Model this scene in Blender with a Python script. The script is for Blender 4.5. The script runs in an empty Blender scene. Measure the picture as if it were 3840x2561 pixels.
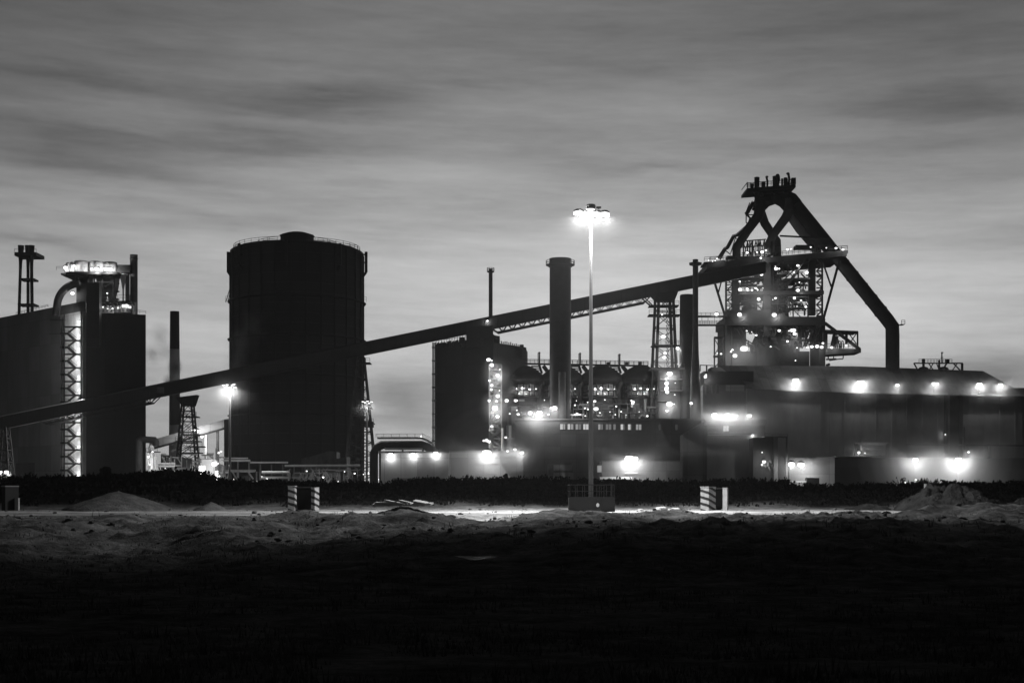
import bpy, math, random
from mathutils import Vector, noise as mnoise
random.seed(7)
R = math.radians
SC = bpy.context.scene
COL = SC.collection

HAZE = 0.00009
SKY_GAIN = 6.9
MIST_HALO = [(2720,1640,436,30,14,15,.028,.5,1),(3300,1740,440,60,18,13,.05,.5,2),(2900,1600,455,46,10,22,.016,.5,3),(1900,1680,432,16,8,11,.02,.5,5),(3560,1650,455,42,10,20,.03,.5,6),
  (1826,1692,426,9.5,5,8.5,.065,.6,11),(2370,1714,423,10,5,9,.065,.6,12),(3434,1724,425,11,5,10,.085,.6,13),(3594,1724,425,13,5,12,.085,.6,14),(2720,1555,440,11,4,7,.07,.6,15),(2640,1562,440,11,4,6,.07,.6,22),(2846,1122,508,8,3,7.5,.10,.6,16),(2772,1328,512,8,3,6,.08,.6,17),(2990,1310,512,6,3,4,.05,.6,26),(2986,1742,436,8,4,6,.10,.6,18),(2026,1546,446,6,3,5,.10,.6,19),(2219,797,147,2.8,2.0,1.9,.003,.3,20),(1952,1692,430,5,3,5,.10,.6,21),  # small puffs added around lamps to draw their halos
  (862,1448,424,6,4,4.5,.012,.3,23),(1378,1508,470,4.5,3,3.5,.014,.4,24),(2984,1432,470,6,3,4,.18,.6,27),(3228,1437,478,7,3,4.5,.18,.6,28),(3366,1448,482,4.5,3,3.5,.18,.6,29),(3508,1443,486,6,3,4,.18,.6,30),(3675,1446,492,5,3,4,.18,.6,41),(3753,1448,494,5,3,4,.18,.6,42),(1866,1530,470,4,2,4,.08,.6,43),(1866,1407,470,4,2,4,.06,.6,44),(2505,1525,475,4,2,5,.08,.6,45),(2511,1402,475,3.5,2,3.5,.08,.6,46),(1640,1700,428,5,3,5,.05,.6,47)]
SMOKE = [(655,1375,615,4,2.5,7,1.5,.98,50),(640,1440,615,5,3,6,.8,.98,51),(600,1255,640,7,4,9,.16,.10,31),(572,1330,640,6,4,7,.18,.10,32),(625,1320,640,6,4,7,.16,.10,33),(560,1430,640,8,4,8,.04,.3,34),(885,1400,498,7,3,10,.26,.95,35),(905,1310,498,8,3,11,.16,.95,36),(945,1225,498,8,3,9,.08,.95,37),(1560,1540,600,20,8,14,.045,.2,38),(1480,1470,600,14,8,11,.04,.2,39)]
# ------------------------------------------------------------------ camera
F, CX, HY, HC = 5333.33, 1920.0, 1838.0, 2.2      # focal length in photo pixels, centre, horizon row, eye height
cd = bpy.data.cameras.new('camera')
cam = bpy.data.objects.new('camera', cd); COL.objects.link(cam)
cd.sensor_width = 36.0; cd.lens = 50.0
cd.shift_y = (HY - 1280.5) / 3840.0
cd.clip_start = 0.2; cd.clip_end = 20000.0
cam.location = (0, 0, HC); cam.rotation_euler = (R(90), 0, 0)
SC.camera = cam

# ------------------------------------------------------------------ dusk sky
SUN_EL, SUN_AZ = 1.2, 8.0
w = bpy.data.worlds.new('World'); SC.world = w; w.use_nodes = True
nt = w.node_tree; N = nt.nodes; LK = nt.links
for n in list(N): N.remove(n)
def nd(t, **k):
    n = N.new(t)
    for a, b in k.items(): setattr(n, a, b)
    return n
def mth(op, a, b=None, c=None, clamp=False):
    n = nd('ShaderNodeMath', operation=op); n.use_clamp = clamp
    for i, v in enumerate((a, b, c)):
        if v is None: continue
        if isinstance(v, (int, float)): n.inputs[i].default_value = v
        else: LK.new(v, n.inputs[i])
    return n.outputs[0]
sky = nd('ShaderNodeTexSky', sky_type='NISHITA')
sky.sun_disc = False; sky.sun_elevation = R(SUN_EL); sky.sun_rotation = R(SUN_AZ)
sky.air_density = 1.0; sky.dust_density = 1.0; sky.ozone_density = 1.0
bw = nd('ShaderNodeRGBToBW'); LK.new(sky.outputs[0], bw.inputs[0])
tc = nd('ShaderNodeTexCoord'); sx = nd('ShaderNodeSeparateXYZ'); LK.new(tc.outputs['Generated'], sx.inputs[0])
az = mth('ARCTAN2', sx.outputs[0], sx.outputs[1]); el = mth('ARCSINE', sx.outputs[2])
# stratus sheets: noise over azimuth / elevation, drawn out along the horizon
def cloudnoise(su, sv, off, det, rough=.55):
    cb = nd('ShaderNodeCombineXYZ')
    LK.new(mth('MULTIPLY', az, su), cb.inputs[0]); LK.new(mth('MULTIPLY_ADD', el, sv, mth('MULTIPLY', az, sv*.03)), cb.inputs[1]); cb.inputs[2].default_value = off
    nz = nd('ShaderNodeTexNoise'); LK.new(cb.outputs[0], nz.inputs['Vector'])
    nz.inputs['Scale'].default_value = 1.0; nz.inputs['Detail'].default_value = det; nz.inputs['Roughness'].default_value = rough
    return nz.outputs[0]
n1 = cloudnoise(4.5, 34.0, 2.3, 5.0, .5); n2 = cloudnoise(11.0, 95.0, 7.7, 6.0, .6)
warp = mth('SUBTRACT', cloudnoise(9.0, 42.0, 4.4, 4.0), .5)
wisp = None
STREAKS = [(1900,990,2600,190,-.06),(300,300,420,38,.26),(1150,388,330,46,.30),(60,500,260,70,.24),(900,540,560,46,.26),(400,625,330,36,.20),(1750,320,240,26,.16),
  (3560,400,430,60,.24),(2500,250,420,44,.14),(850,815,480,22,.16),(100,872,210,18,.20),(3650,1385,330,55,.36),(1550,1480,190,70,.22),(2700,130,600,60,.10),(2450,630,330,14,.12),(3300,560,420,30,.12),(640,200,300,26,.10),(2100,585,240,20,.10),
  (1500,1010,700,60,-.10),(3400,1000,520,80,-.10),(300,760,420,40,-.10),(1300,660,500,30,-.08)]
for (px, py, wx, wy, s) in STREAKS:
    a0 = math.atan((px-CX)/F); e0 = math.atan((HY-py)/F*math.cos(a0))
    du = mth('MULTIPLY', mth('SUBTRACT', az, a0), F/wx)
    dv = mth('MULTIPLY', mth('SUBTRACT', mth('MULTIPLY_ADD', warp, .035, el), e0), F/wy)
    q = mth('ADD', mth('MULTIPLY', du, du), mth('MULTIPLY', dv, dv))
    g = mth('MULTIPLY', mth('EXPONENT', mth('MULTIPLY', q, -0.7)), s*1.3)
    wisp = g if wisp is None else mth('ADD', wisp, g)
n3 = cloudnoise(46.0, 300.0, 1.9, 5.0, .65)
cl = mth('ADD', mth('MULTIPLY', mth('SUBTRACT', n3, .5), .22), mth('ADD', mth('MULTIPLY', mth('SUBTRACT', n1  , .5), .62), mth('MULTIPLY', mth('SUBTRACT', n2, .5), .5)))
tone = mth('MAXIMUM', mth('SUBTRACT', mth('ADD', 1.0, cl), wisp), 0.15)
# after-glow: cloud sheet lit from below the horizon on the far side, night coming up behind the camera
front = mth('MULTIPLY_ADD', mth('COSINE', mth('SUBTRACT', az, R(SUN_AZ*.3))), .5, .5)
elp = mth('MAXIMUM', el, 0.0)
lift = mth('ADD', mth('MULTIPLY', mth('EXPONENT', mth('MULTIPLY', elp, -6.3)), 1.0), .05)
low = mth('MAXIMUM', mth('SUBTRACT', 1.0, mth('MULTIPLY', mth('EXPONENT', mth('MULTIPLY', elp, -20.0)), 1.9)), .5)
azs = mth('ADD', az, .04)
side = mth('EXPONENT', mth('MULTIPLY', mth('MULTIPLY', mth('MINIMUM', mth('MULTIPLY', azs, azs), .12), mth('MINIMUM', mth('MULTIPLY', elp, elp), .11)), -30.0))
shape = mth('MULTIPLY', mth('MULTIPLY', mth('MULTIPLY', lift, low), side), mth('MULTIPLY_ADD', mth('POWER', front, 2.5), .88, .12))
val = mth('MULTIPLY', mth('MULTIPLY', mth('MULTIPLY', mth('POWER', bw.outputs[0], 0.25), shape), tone), SKY_GAIN)
cb = nd('ShaderNodeCombineColor')
for i in range(3): LK.new(val, cb.inputs[i])
bg = nd('ShaderNodeBackground'); LK.new(cb.outputs[0], bg.inputs[0]); bg.inputs[1].default_value = 0.12
wo = nd('ShaderNodeOutputWorld'); LK.new(bg.outputs[0], wo.inputs[0])
w.cycles.sampling_method = 'MANUAL'; w.cycles.sample_map_resolution = 512

# the sun has set behind the works: only a trace of its light skims the ground
sl = bpy.data.lights.new('sun', 'SUN'); sl.energy = 0.01; sl.angle = R(10); sl.color = (1, 1, 1)
so = bpy.data.objects.new('sun', sl); COL.objects.link(so)
sd = Vector((math.sin(R(SUN_AZ))*math.cos(R(SUN_EL)), math.cos(R(SUN_AZ))*math.cos(R(SUN_EL)), math.sin(R(SUN_EL))))
so.rotation_euler = sd.to_track_quat('Z', 'Y').to_euler(); so.location = (0, 900, 60)

SC.view_settings.view_transform = 'Standard'; SC.view_settings.look = 'None'
SC.view_settings.exposure = 0.0; SC.view_settings.gamma = 1.0
cy = SC.cycles
cy.max_bounces = 4; cy.diffuse_bounces = 2; cy.glossy_bounces = 2; cy.transmission_bounces = 2; cy.volume_bounces = 0; cy.transparent_max_bounces = 8
cy.sample_clamp_indirect = 1.5; cy.sample_clamp_direct = 25.0; cy.caustics_reflective = False; cy.caustics_refractive = False
cy.use_denoising = True; cy.denoiser = 'OPENIMAGEDENOISE'; cy.denoising_input_passes = 'RGB_ALBEDO_NORMAL'; cy.use_light_tree = True
cy.volume_step_rate = 1.0; cy.volume_max_steps = 256
# ------------------------------------------------------------------ helpers
def W(px, py, Y): return Vector(((px-CX)*Y/F, Y, HC + (HY-py)*Y/F))
def XX(px, Y): return (px-CX)*Y/F
def ZZ(py, Y): return HC + (HY-py)*Y/F
def M(Y): return Y/F                               # metres per photo pixel at depth Y
def V(*a): return Vector(a)
WL = {}                                            # world position of every object we parent to

def put(o, parent):
    COL.objects.link(o)
    if parent is not None: o.parent = parent
    return o
def thing(name, label, cat, loc, group=None):
    o = bpy.data.objects.new(name, None); COL.objects.link(o)
    o.empty_display_size = 1.0
    o.location = loc; WL[o] = Vector(loc)
    o['label'] = label; o['category'] = cat
    if group: o['group'] = group
    return o
def tag(o, label, cat, group=None, kind=None):
    if kind: o['kind'] = kind
    if label: o['label'] = label
    if cat: o['category'] = cat
    if group: o['group'] = group
    return o

class MB:
    def __init__(s): s.v = []; s.f = []; s.m = []; s.cur = 0
    def add(s, vs, fs):
        b = len(s.v); s.v += [tuple(p) for p in vs]
        for q in fs: s.f.append([b+i for i in q]); s.m.append(s.cur)
        return s
    def box(s, x0, y0, z0, x1, y1, z1):
        return s.add([(x0,y0,z0),(x1,y0,z0),(x1,y1,z0),(x0,y1,z0),(x0,y0,z1),(x1,y0,z1),(x1,y1,z1),(x0,y1,z1)],
            [(3,2,1,0),(4,5,6,7),(0,1,5,4),(1,2,6,5),(2,3,7,6),(3,0,4,7)])
    def pbox(s, px0, py0, px1, py1, Y, d):          # py1 None: down to the ground
        z0 = 0.0 if py1 is None else ZZ(py1, Y)
        return s.box(XX(px0,Y), Y, z0, XX(px1,Y), Y+d, ZZ(py0,Y))
    def bar(s, p, q, w, h=None):
        p, q = Vector(p), Vector(q); d = q-p
        if d.length < 1e-5: return s
        h = w if h is None else h
        d.normalize(); up = Vector((0,0,1)) if abs(d.z) < .9 else Vector((0,1,0))
        a = d.cross(up).normalized()*w/2; b = d.cross(a).normalized()*h/2
        vs = [p-a-b,p+a-b,p+a+b,p-a+b,q-a-b,q+a-b,q+a+b,q-a+b]
        return s.add(vs, [(0,1,2,3),(7,6,5,4),(0,4,5,1),(1,5,6,2),(2,6,7,3),(3,7,4,0)])
    def tube(s, pts, r, n=12, cap=True):
        pts = [Vector(p) for p in pts]; k = len(pts)
        rs = r if isinstance(r, (list, tuple)) else [r]*k
        tang = []
        for i in range(k):
            a = pts[max(i-1,0)]; b = pts[min(i+1,k-1)]
            if 0 < i < k-1: t = (pts[i]-a).normalized() + (b-pts[i]).normalized()
            else: t = b-a
            tang.append(t.normalized())
        up = Vector((0,1,0)) if abs(tang[0].y) < .9 else Vector((1,0,0))
        u = tang[0].cross(up).normalized(); vs = []; fs = []
        for i in range(k):
            t = tang[i]; u = (u - t*u.dot(t)).normalized(); v = t.cross(u)
            sc = 1.0
            if 0 < i < k-1:
                c = (pts[i]-pts[i-1]).normalized().dot(t); sc = 1.0/max(c,.5)
            for j in range(n):
                an = 2*math.pi*j/n; vs.append(pts[i] + (u*math.cos(an) + v*math.sin(an))*rs[i]*(1+(sc-1)*.5))
        for i in range(k-1):
            for j in range(n): fs.append((i*n+j, i*n+(j+1)%n, (i+1)*n+(j+1)%n, (i+1)*n+j))
        if cap: fs += [tuple(range(n))[::-1], tuple(range((k-1)*n, k*n))]
        return s.add(vs, fs)
    def lathe(s, cx, cy, prof, n=24, ph=0.0):
        k = len(prof); vs = []; fs = []
        for (r, z) in prof:
            for j in range(n):
                a = 2*math.pi*j/n + ph; vs.append((cx+r*math.cos(a), cy+r*math.sin(a), z))
        for i in range(k-1):
            for j in range(n): fs.append((i*n+j, i*n+(j+1)%n, (i+1)*n+(j+1)%n, (i+1)*n+j))
        fs += [tuple(range(n))[::-1], tuple(range((k-1)*n, k*n))]
        return s.add(vs, fs)
    def prism(s, poly, Y, d):                        # outline in photo pixels at depth Y (or list of world points), pushed back by d
        pts = [W(a, b, Y) if not isinstance(a, Vector) else a for a, b in poly]
        k = len(pts); vs = pts + [p + Vector((0,d,0)) for p in pts]
        fs = [tuple(range(k)), tuple(range(k, 2*k))[::-1]] + [(i, i+k, (i+1)%k+k, (i+1)%k) for i in range(k)]
        return s.add(vs, fs)
    def plan(s, foot, z0, z1):                       # plan outline extruded upwards
        k = len(foot); zs0 = z0 if isinstance(z0, list) else [z0]*k; zs1 = z1 if isinstance(z1, list) else [z1]*k
        vs = [(x, y, a) for (x, y), a in zip(foot, zs0)] + [(x, y, a) for (x, y), a in zip(foot, zs1)]
        return s.add(vs, [tuple(range(k))[::-1], tuple(range(k, 2*k))] + [(i, (i+1)%k, (i+1)%k+k, i+k) for i in range(k)])
    def rail(s, p, q, h=1.1, w=.09, step=2.2):
        p, q = Vector(p), Vector(q); n = max(1, int((q-p).length/step)); z = Vector((0,0,1))
        s.bar(p+z*h, q+z*h, w); s.bar(p+z*h*.55, q+z*h*.55, w*.8)
        for i in range(n+1):
            a = p.lerp(q, i/n); s.bar(a, a+z*h, w)
        return s
    def railring(s, cx, cy, r, z, h=1.1, w=.09, n=16):
        P = [Vector((cx+r*math.cos(2*math.pi*i/n), cy+r*math.sin(2*math.pi*i/n), z)) for i in range(n)]
        for i in range(n):
            a, b = P[i], P[(i+1)%n]; u = Vector((0,0,h))
            s.bar(a+u, b+u, w); s.bar(a+u*.5, b+u*.5, w*.8); s.bar(a, a+u, w)
        return s
    def zig(s, p0, p1, q0, q1, n, w, cross=False, posts=True):     # lacing between chord p0-p1 and chord q0-q1
        p0, p1, q0, q1 = map(Vector, (p0, p1, q0, q1))
        for i in range(n):
            a, b = p0.lerp(p1, i/n), p0.lerp(p1, (i+1)/n); c, d = q0.lerp(q1, i/n), q0.lerp(q1, (i+1)/n)
            if cross: s.bar(a, d, w); s.bar(c, b, w)
            elif i % 2: s.bar(c, b, w)
            else: s.bar(a, d, w)
            if posts: s.bar(b, d, w)
        return s
    def blob(s, c, rx, ry, rz, nu=10, nv=7, jit=0.0, seed=0):
        rr = random.Random(seed); vs = []; fs = []; c = Vector(c)
        vs.append(c+Vector((0,0,rz)))
        for i in range(1, nv):
            t = math.pi*i/nv
            for j in range(nu):
                a = 2*math.pi*j/nu; k = 1+rr.uniform(-jit, jit)
                vs.append(c+Vector((rx*math.sin(t)*math.cos(a)*k, ry*math.sin(t)*math.sin(a)*k, rz*math.cos(t)*k)))
        vs.append(c-Vector((0,0,rz))); L = len(vs)-1
        for j in range(nu): fs.append((0, 1+j, 1+(j+1)%nu))
        for i in range(nv-2):
            for j in range(nu):
                a = 1+i*nu; fs.append((a+j, a+nu+j, a+nu+(j+1)%nu, a+(j+1)%nu))
        a = 1+(nv-2)*nu
        for j in range(nu): fs.append((a+j, L, a+(j+1)%nu))
        return s.add(vs, fs)
    def build(s, name, mats, parent=None, smooth=False, loc=None):
        mats = mats if isinstance(mats, (list, tuple)) else [mats]
        off = WL[parent] if parent is not None else (Vector(loc) if loc is not None else Vector((0,0,0)))
        me = bpy.data.meshes.new(name)
        me.from_pydata([(a-off.x, b-off.y, c-off.z) for a, b, c in s.v], [], s.f)
        for m in mats: me.materials.append(m)
        if len(mats) > 1: me.polygons.foreach_set('material_index', s.m)
        if smooth:
            me.polygons.foreach_set('use_smooth', [len(p.vertices) <= 4 for p in me.polygons])
            try: me.set_sharp_from_angle(angle=R(40))
            except Exception: pass
        me.update()
        o = bpy.data.objects.new(name, me); put(o, parent)
        if parent is None: o.location = off
        WL[o] = off.copy()
        return o

# ------------------------------------------------------------------ materials
def gray(v): return (v, v, v, 1)
def mat(name, alb, rough=.75, var=.25, scale=.25, metal=0.0, seam=None, bump=0.0, streak=0.0, spec=.3):
    m = bpy.data.materials.new(name); m.use_nodes = True; t = m.node_tree; b = t.nodes['Principled BSDF']
    b.inputs['Roughness'].default_value = rough; b.inputs['Metallic'].default_value = metal
    b.inputs['Specular IOR Level'].default_value = spec
    tcn = t.nodes.new('ShaderNodeTexCoord'); nz = t.nodes.new('ShaderNodeTexNoise')
    mp = t.nodes.new('ShaderNodeMapping'); t.links.new(tcn.outputs['Object'], mp.inputs[0]); t.links.new(mp.outputs[0], nz.inputs['Vector'])
    mp.inputs['Scale'].default_value = (1, 1, 1-.85*streak)       # rain streaks run down
    nz.inputs['Scale'].default_value = scale; nz.inputs['Detail'].default_value = 7; nz.inputs['Roughness'].default_value = .62
    mr = t.nodes.new('ShaderNodeMapRange'); t.links.new(nz.outputs[0], mr.inputs[0])
    mr.inputs[1].default_value = .3; mr.inputs[2].default_value = .7; mr.inputs[3].default_value = alb*(1-var); mr.inputs[4].default_value = alb*(1+var)
    out = mr.outputs[0]
    if seam:                                                        # cladding sheets of slightly different weathering
        bt = t.nodes.new('ShaderNodeTexBrick'); mp2 = t.nodes.new('ShaderNodeMapping')
        mp2.inputs['Rotation'].default_value = (R(90), 0, 0)
        t.links.new(tcn.outputs['Object'], mp2.inputs[0]); t.links.new(mp2.outputs[0], bt.inputs['Vector'])
        bt.inputs['Scale'].default_value = 1.0; bt.inputs['Brick Width'].default_value = seam[0]; bt.inputs['Row Height'].default_value = seam[1]
        bt.inputs['Mortar Size'].default_value = .06; bt.offset = 0.0
        bt.inputs['Color1'].default_value = gray(.8); bt.inputs['Color2'].default_value = gray(1.15); bt.inputs['Mortar'].default_value = gray(.55)
        mu = t.nodes.new('ShaderNodeMath'); mu.operation = 'MULTIPLY'; t.links.new(out, mu.inputs[0]); t.links.new(bt.outputs[0], mu.inputs[1]); out = mu.outputs[0]
    cc = t.nodes.new('ShaderNodeCombineColor')
    for i in range(3): t.links.new(out, cc.inputs[i])
    t.links.new(cc.outputs[0], b.inputs['Base Color'])
    if bump:
        bp = t.nodes.new('ShaderNodeBump'); bp.inputs['Strength'].default_value = bump; bp.inputs['Distance'].default_value = .3
        n2 = t.nodes.new('ShaderNodeTexNoise'); n2.inputs['Scale'].default_value = scale*6; n2.inputs['Detail'].default_value = 6
        t.links.new(tcn.outputs['Object'], n2.inputs['Vector']); t.links.new(n2.outputs[0], bp.inputs['Height']); t.links.new(bp.outputs[0], b.inputs['Normal'])
    return m
def glowmat(name, L):
    m = bpy.data.materials.new(name); m.use_nodes = True; t = m.node_tree
    for n in list(t.nodes): t.nodes.remove(n)
    e = t.nodes.new('ShaderNodeEmission'); e.inputs[0].default_value = (1,1,1,1); e.inputs[1].default_value = L
    o = t.nodes.new('ShaderNodeOutputMaterial'); t.links.new(e.outputs[0], o.inputs[0]); return m
STEEL = mat('dark_steel', .018, .6, .4, .3, .0)
STEELM = mat('grey_steel', .10, .6, .35, .3)
PAINT = mat('pale_painted_steel', .5, .5, .2, .4)
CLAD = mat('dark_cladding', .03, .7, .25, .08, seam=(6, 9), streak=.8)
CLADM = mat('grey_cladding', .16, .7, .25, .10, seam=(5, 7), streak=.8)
CLADL = mat('pale_cladding', .3, .65, .2, .12, seam=(5, 12), streak=.8)
CONC = mat('concrete', .26, .85, .3, .25, bump=.3, streak=.5)
ROOF = mat('roof_sheet', .10, .7, .3, .12, seam=(4, 30))
RUST = mat('rusty_plate', .028, .75, .5, .35, streak=.6)
TANK = mat('holder_plate', .014, .7, .15, .06, seam=(5.5, 3.2), streak=.9)
WHITE = mat('white_paint', .75, .5, .12, .5)
BLACKP = mat('black_paint', .03, .6, .2, .5)
GALV = mat('galvanised_pole', .09, .45, .15, .6)
BRICK = mat('dark_brick', .06, .85, .3, .5)

LAMPS = {'t': (.22, 2.), 's': (.34, 6.), 'm': (.55, 15.), 'l': (.80, 45.), 'x': (1.05, 110.), 'stair': (.40, 120.), 'ft': (.22, 1.), 'fs': (.34, 3.), 'fm': (.55, 7.), 'fl': (.75, 22.), 'fx': (1.0, 48.), 'xx': (1.1, 190.)}
LMESH = {}; LDATA = {}; LR = random.Random(77)
def light_data(name, I, r=.12):
    l = bpy.data.lights.new(name, 'POINT'); l.energy = I*4*math.pi**2; l.shadow_soft_size = r; l.color = (1,1,1); return l
BULB = glowmat('lamp_glow', 3.0); BULB.cycles.emission_sampling = 'NONE'
for k, (r, I) in LAMPS.items():
    mb = MB(); mb.blob((0,0,0), r, r*.9, r*.8, 8, 6)
    mb.cur = 1; mb.lathe(0, r*.25, [(r*1.1, r*.62), (r*.9, r*.9), (r*.3, r*1.25)], 10); mb.bar((0, r*.3, r*1.1), (0, r*2.2, r*1.1), r*.25)
    me = bpy.data.meshes.new('lamp'); me.from_pydata(mb.v, [], mb.f)
    me.materials.append(BULB); me.materials.append(STEELM)
    me.polygons.foreach_set('material_index', mb.m); me.update(); LMESH[k] = me; LDATA[k] = light_data('lamp_light', I)
def lamp(parent, px, py, Y, k='s'):
    p = W(px, py, Y)
    o = bpy.data.objects.new('lamp', LMESH[k]); COL.objects.link(o); o.parent = parent; o.location = p - WL[parent]
    q = LR.uniform(.62, 1.3); o.scale = (q*LR.uniform(.9, 1.2), q, q)
    l = bpy.data.objects.new('lamp_light', LDATA[k]); COL.objects.link(l); l.parent = o; l.location = (0, -.1, -LAMPS[k][0]*.8-.16); return o
def wallY(px, A, B):                                  # depth at which the sight line through column px meets the plan line A-B
    k = (px-CX)/F; dx, dy = B[0]-A[0], B[1]-A[1]
    t = (k*A[1]-A[0])/(dx-k*dy); return A[1]+t*dy
def lattice(parent, c0, a0, b0, c1, a1, b1, n, wl, wb, mat_=None, levels=True, legs=True):
    """four-legged lattice: base centre / half widths, top centre / half widths"""
    m_ = mat_ or STEEL; c0, c1 = Vector(c0), Vector(c1)
    B = [c0+Vector((sx_*a0, sy_*b0, 0)) for sx_, sy_ in ((-1,-1),(1,-1),(1,1),(-1,1))]
    T = [c1+Vector((sx_*a1, sy_*b1, 0)) for sx_, sy_ in ((-1,-1),(1,-1),(1,1),(-1,1))]
    if legs:
        for i in range(4): MB().bar(B[i], T[i], wl).build('leg', m_, parent)
    mb = MB()
    for i in range(4):
        j = (i+1) % 4; mb.zig(B[i], T[i], B[j], T[j], n, wb, cross=True, posts=levels)
    mb.build('bracing', m_, parent)
    return B, T
# ------------------------------------------------------------------ ground
def lerp_tab(tab, x):
    if x <= tab[0][0]: return tab[0][1]
    for (a, b), (c, d) in zip(tab, tab[1:]):
        if x <= c: return b + (d-b)*(x-a)/(c-a)
    return tab[-1][1]
def sstep(a, b, x):
    t = min(1, max(0, (x-a)/(b-a))); return t*t*(3-2*t)
def fbm(x, y, s, o=4, z=0.0):
    return mnoise.fractal(Vector((x*s, y*s, z)), 1.0, 2.0, o)
# crest of the dark bank behind the road, rows of the photo seen along it
CREST = [(-600,1800),(0,1797),(200,1797),(400,1791),(560,1779),(640,1775),(720,1775),(770,1782),(820,1804),(860,1812),(1100,1813),(1350,1816),(1420,1826),(1480,1813),(1600,1807),(1700,1801),
         (1800,1804),(2000,1801),(2100,1806),(2300,1807),(2600,1814),(2800,1812),(2920,1809),(2990,1826),(3200,1828),(3450,1820),(3840,1816),(4500,1812)]
YC = 190.0
# near edge of the lit field: beyond it the ground falls to the dark heath
EDGE = [(-600,2050),(0,2058),(150,2078),(330,2095),(480,2105),(640,2092),(800,2055),(1000,2042),(1200,2040),(1450,2030),(1700,2016),(1950,2010),(2100,1998),(2300,1985),(2500,1985),(2700,1978),(3000,1972),(3300,1968),(3500,1970),(3840,1990),(4500,1996)]
YE = 86.0
def bump2(x, y, cx, cy, rx, ry, h):
    q = ((x-cx)/rx)**2 + ((y-cy)/ry)**2
    return h*math.exp(-q*1.2)
HUMPS = [  # px, depth, half width px, half depth, height : rough tipped earth between road and heath
  (330,108,300,9,.5),(120,98,240,7,.4),(640,106,200,8,.3),(900,104,260,8,.4),(1130,121,110,5,.45),(1180,111,210,8,.4),(1480,106,300,8,.55),(1730,104,150,6,.25),(2080,112,200,7,.4),
  (2230,110,240,7,.3),(2650,112,170,6,.2),(2900,110,300,7,.12),(3350,110,260,6,.15),(3600,113,300,8,.5),(2450,116,110,5,.4),(3780,111,220,6,.6),(1790,115,105,8,-.55),(1245,123,60,4,-.2),(2560,119,60,3,.3)]
def ground_z(x, y):
    px = CX + x*F/max(y, 8.0)
    ze = HC - (lerp_tab(EDGE, px)-HY)*YE/F
    # road bench at 0, falling gently to the edge of the lit field
    if y < YE: ze = ze + (-.95-ze)*sstep(0, 34, YE-y)
    z = 0.0
    if y < 123:
        t = (123-y)/(123-YE); t = min(t, 1.0)
        z = ze*t*t*(3-2*t)
        n = fbm(x, y, .11, 5, 3.1)*.42 + fbm(x, y, .38, 4, 8.0)*.26 + abs(fbm(x, y, .7, 3, 12.0))*.42 - .08
        z += n*(.25+.75*sstep(0, .5, t))*sstep(0, .08, t)*(1.0 if y > YE else sstep(YE-45, YE, y)*.8+.2)
        if y < YE: z += -(1-sstep(60, YE, y))*.55*sstep(20, 60, y) + .15
        for (hp, hy, hw, hd, hh) in HUMPS:
            if abs(y-hy) < hd*2.2:
                cx_ = XX(hp, hy); z += bump2(x, y, cx_, hy, hw*M(hy), hd, hh)*(1+.5*fbm(x, y, .3, 3, 1.7))
        if y < 30: z = z*sstep(3, 30, y) + .45*(1-sstep(3, 30, y))
        if 65 < y < 73 and -4.2 < x < 0.9:
            e_ = sstep(0, 1, min((y-65)/2.4, (73-y)/2.4, (x+4)/1.2, (.8-x)/1.2)); z = z*(1-e_) + (-1.10)*e_
    elif y > 158:
        zc = HC - (lerp_tab(CREST, px)-HY)*YC/F
        k = sstep(160, YC, y)*(1-sstep(YC+8, YC+75, y))
        z = zc*k + k*(fbm(x, y, .25, 5, 5.5)*.22)
    else:
        z = .05*fbm(x, y, .3, 3, 2.0)
    return z
def cover(x, y):
    """what lies on the ground: 0 dark heather, 1 pale gravel"""
    px = CX + x*F/max(y, 8.0); n = fbm(x, y, .12, 4, 9.0)
    if y > 158:                                                            # grassy verge, then the much darker bank
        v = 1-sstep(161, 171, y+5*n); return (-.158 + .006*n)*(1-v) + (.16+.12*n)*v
    if y > 123+3*n:
        m_ = fbm(x, y, .4, 4, 51.0)
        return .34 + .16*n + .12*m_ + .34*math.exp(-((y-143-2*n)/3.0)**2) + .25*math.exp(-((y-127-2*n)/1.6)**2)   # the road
    # tracks of pale gravel coming down from the road
    py = HY + (HC-ground_z(x, y))*F/y
    def inside(poly):
        c = False; j = len(poly)-1
        for i in range(len(poly)):
            (x1, y1), (x2, y2) = poly[i], poly[j]
            if (y1 > y) != (y2 > y) and px < (x2-x1)*(y-y1)/(y2-y1)+x1: c = not c
            j = i
        return c
    for poly in TRACKS:
        if inside(poly): return .72 + .25*fbm(x, y, .7, 3, 4.0)
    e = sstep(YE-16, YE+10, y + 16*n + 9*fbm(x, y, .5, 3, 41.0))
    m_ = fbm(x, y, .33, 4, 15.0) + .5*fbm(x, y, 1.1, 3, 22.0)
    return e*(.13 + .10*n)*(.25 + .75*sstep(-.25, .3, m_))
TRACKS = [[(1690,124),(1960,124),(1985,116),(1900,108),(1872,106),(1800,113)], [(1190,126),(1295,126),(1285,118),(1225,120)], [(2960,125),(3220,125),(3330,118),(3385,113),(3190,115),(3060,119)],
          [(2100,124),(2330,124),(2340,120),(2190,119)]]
def axis(spans):
    out = []
    for a, b, st in spans:
        n = max(1, int(round((b-a)/st)))
        out += [a+(b-a)*i/n for i in range(n)]
    return out + [spans[-1][1]]
xs = axis([(-3000,-600,400),(-600,-160,40),(-160,-75,4),(-75,75,.55),(75,160,4),(160,600,40),(600,3000,400)])
ys = axis([(-400,-20,60),(-20,4,6),(4,30,1.2),(30,78,.9),(78,146,.42),(146,200,.8),(200,280,5),(280,700,60),(700,4200,500)])
gv = []; gc = []
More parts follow.
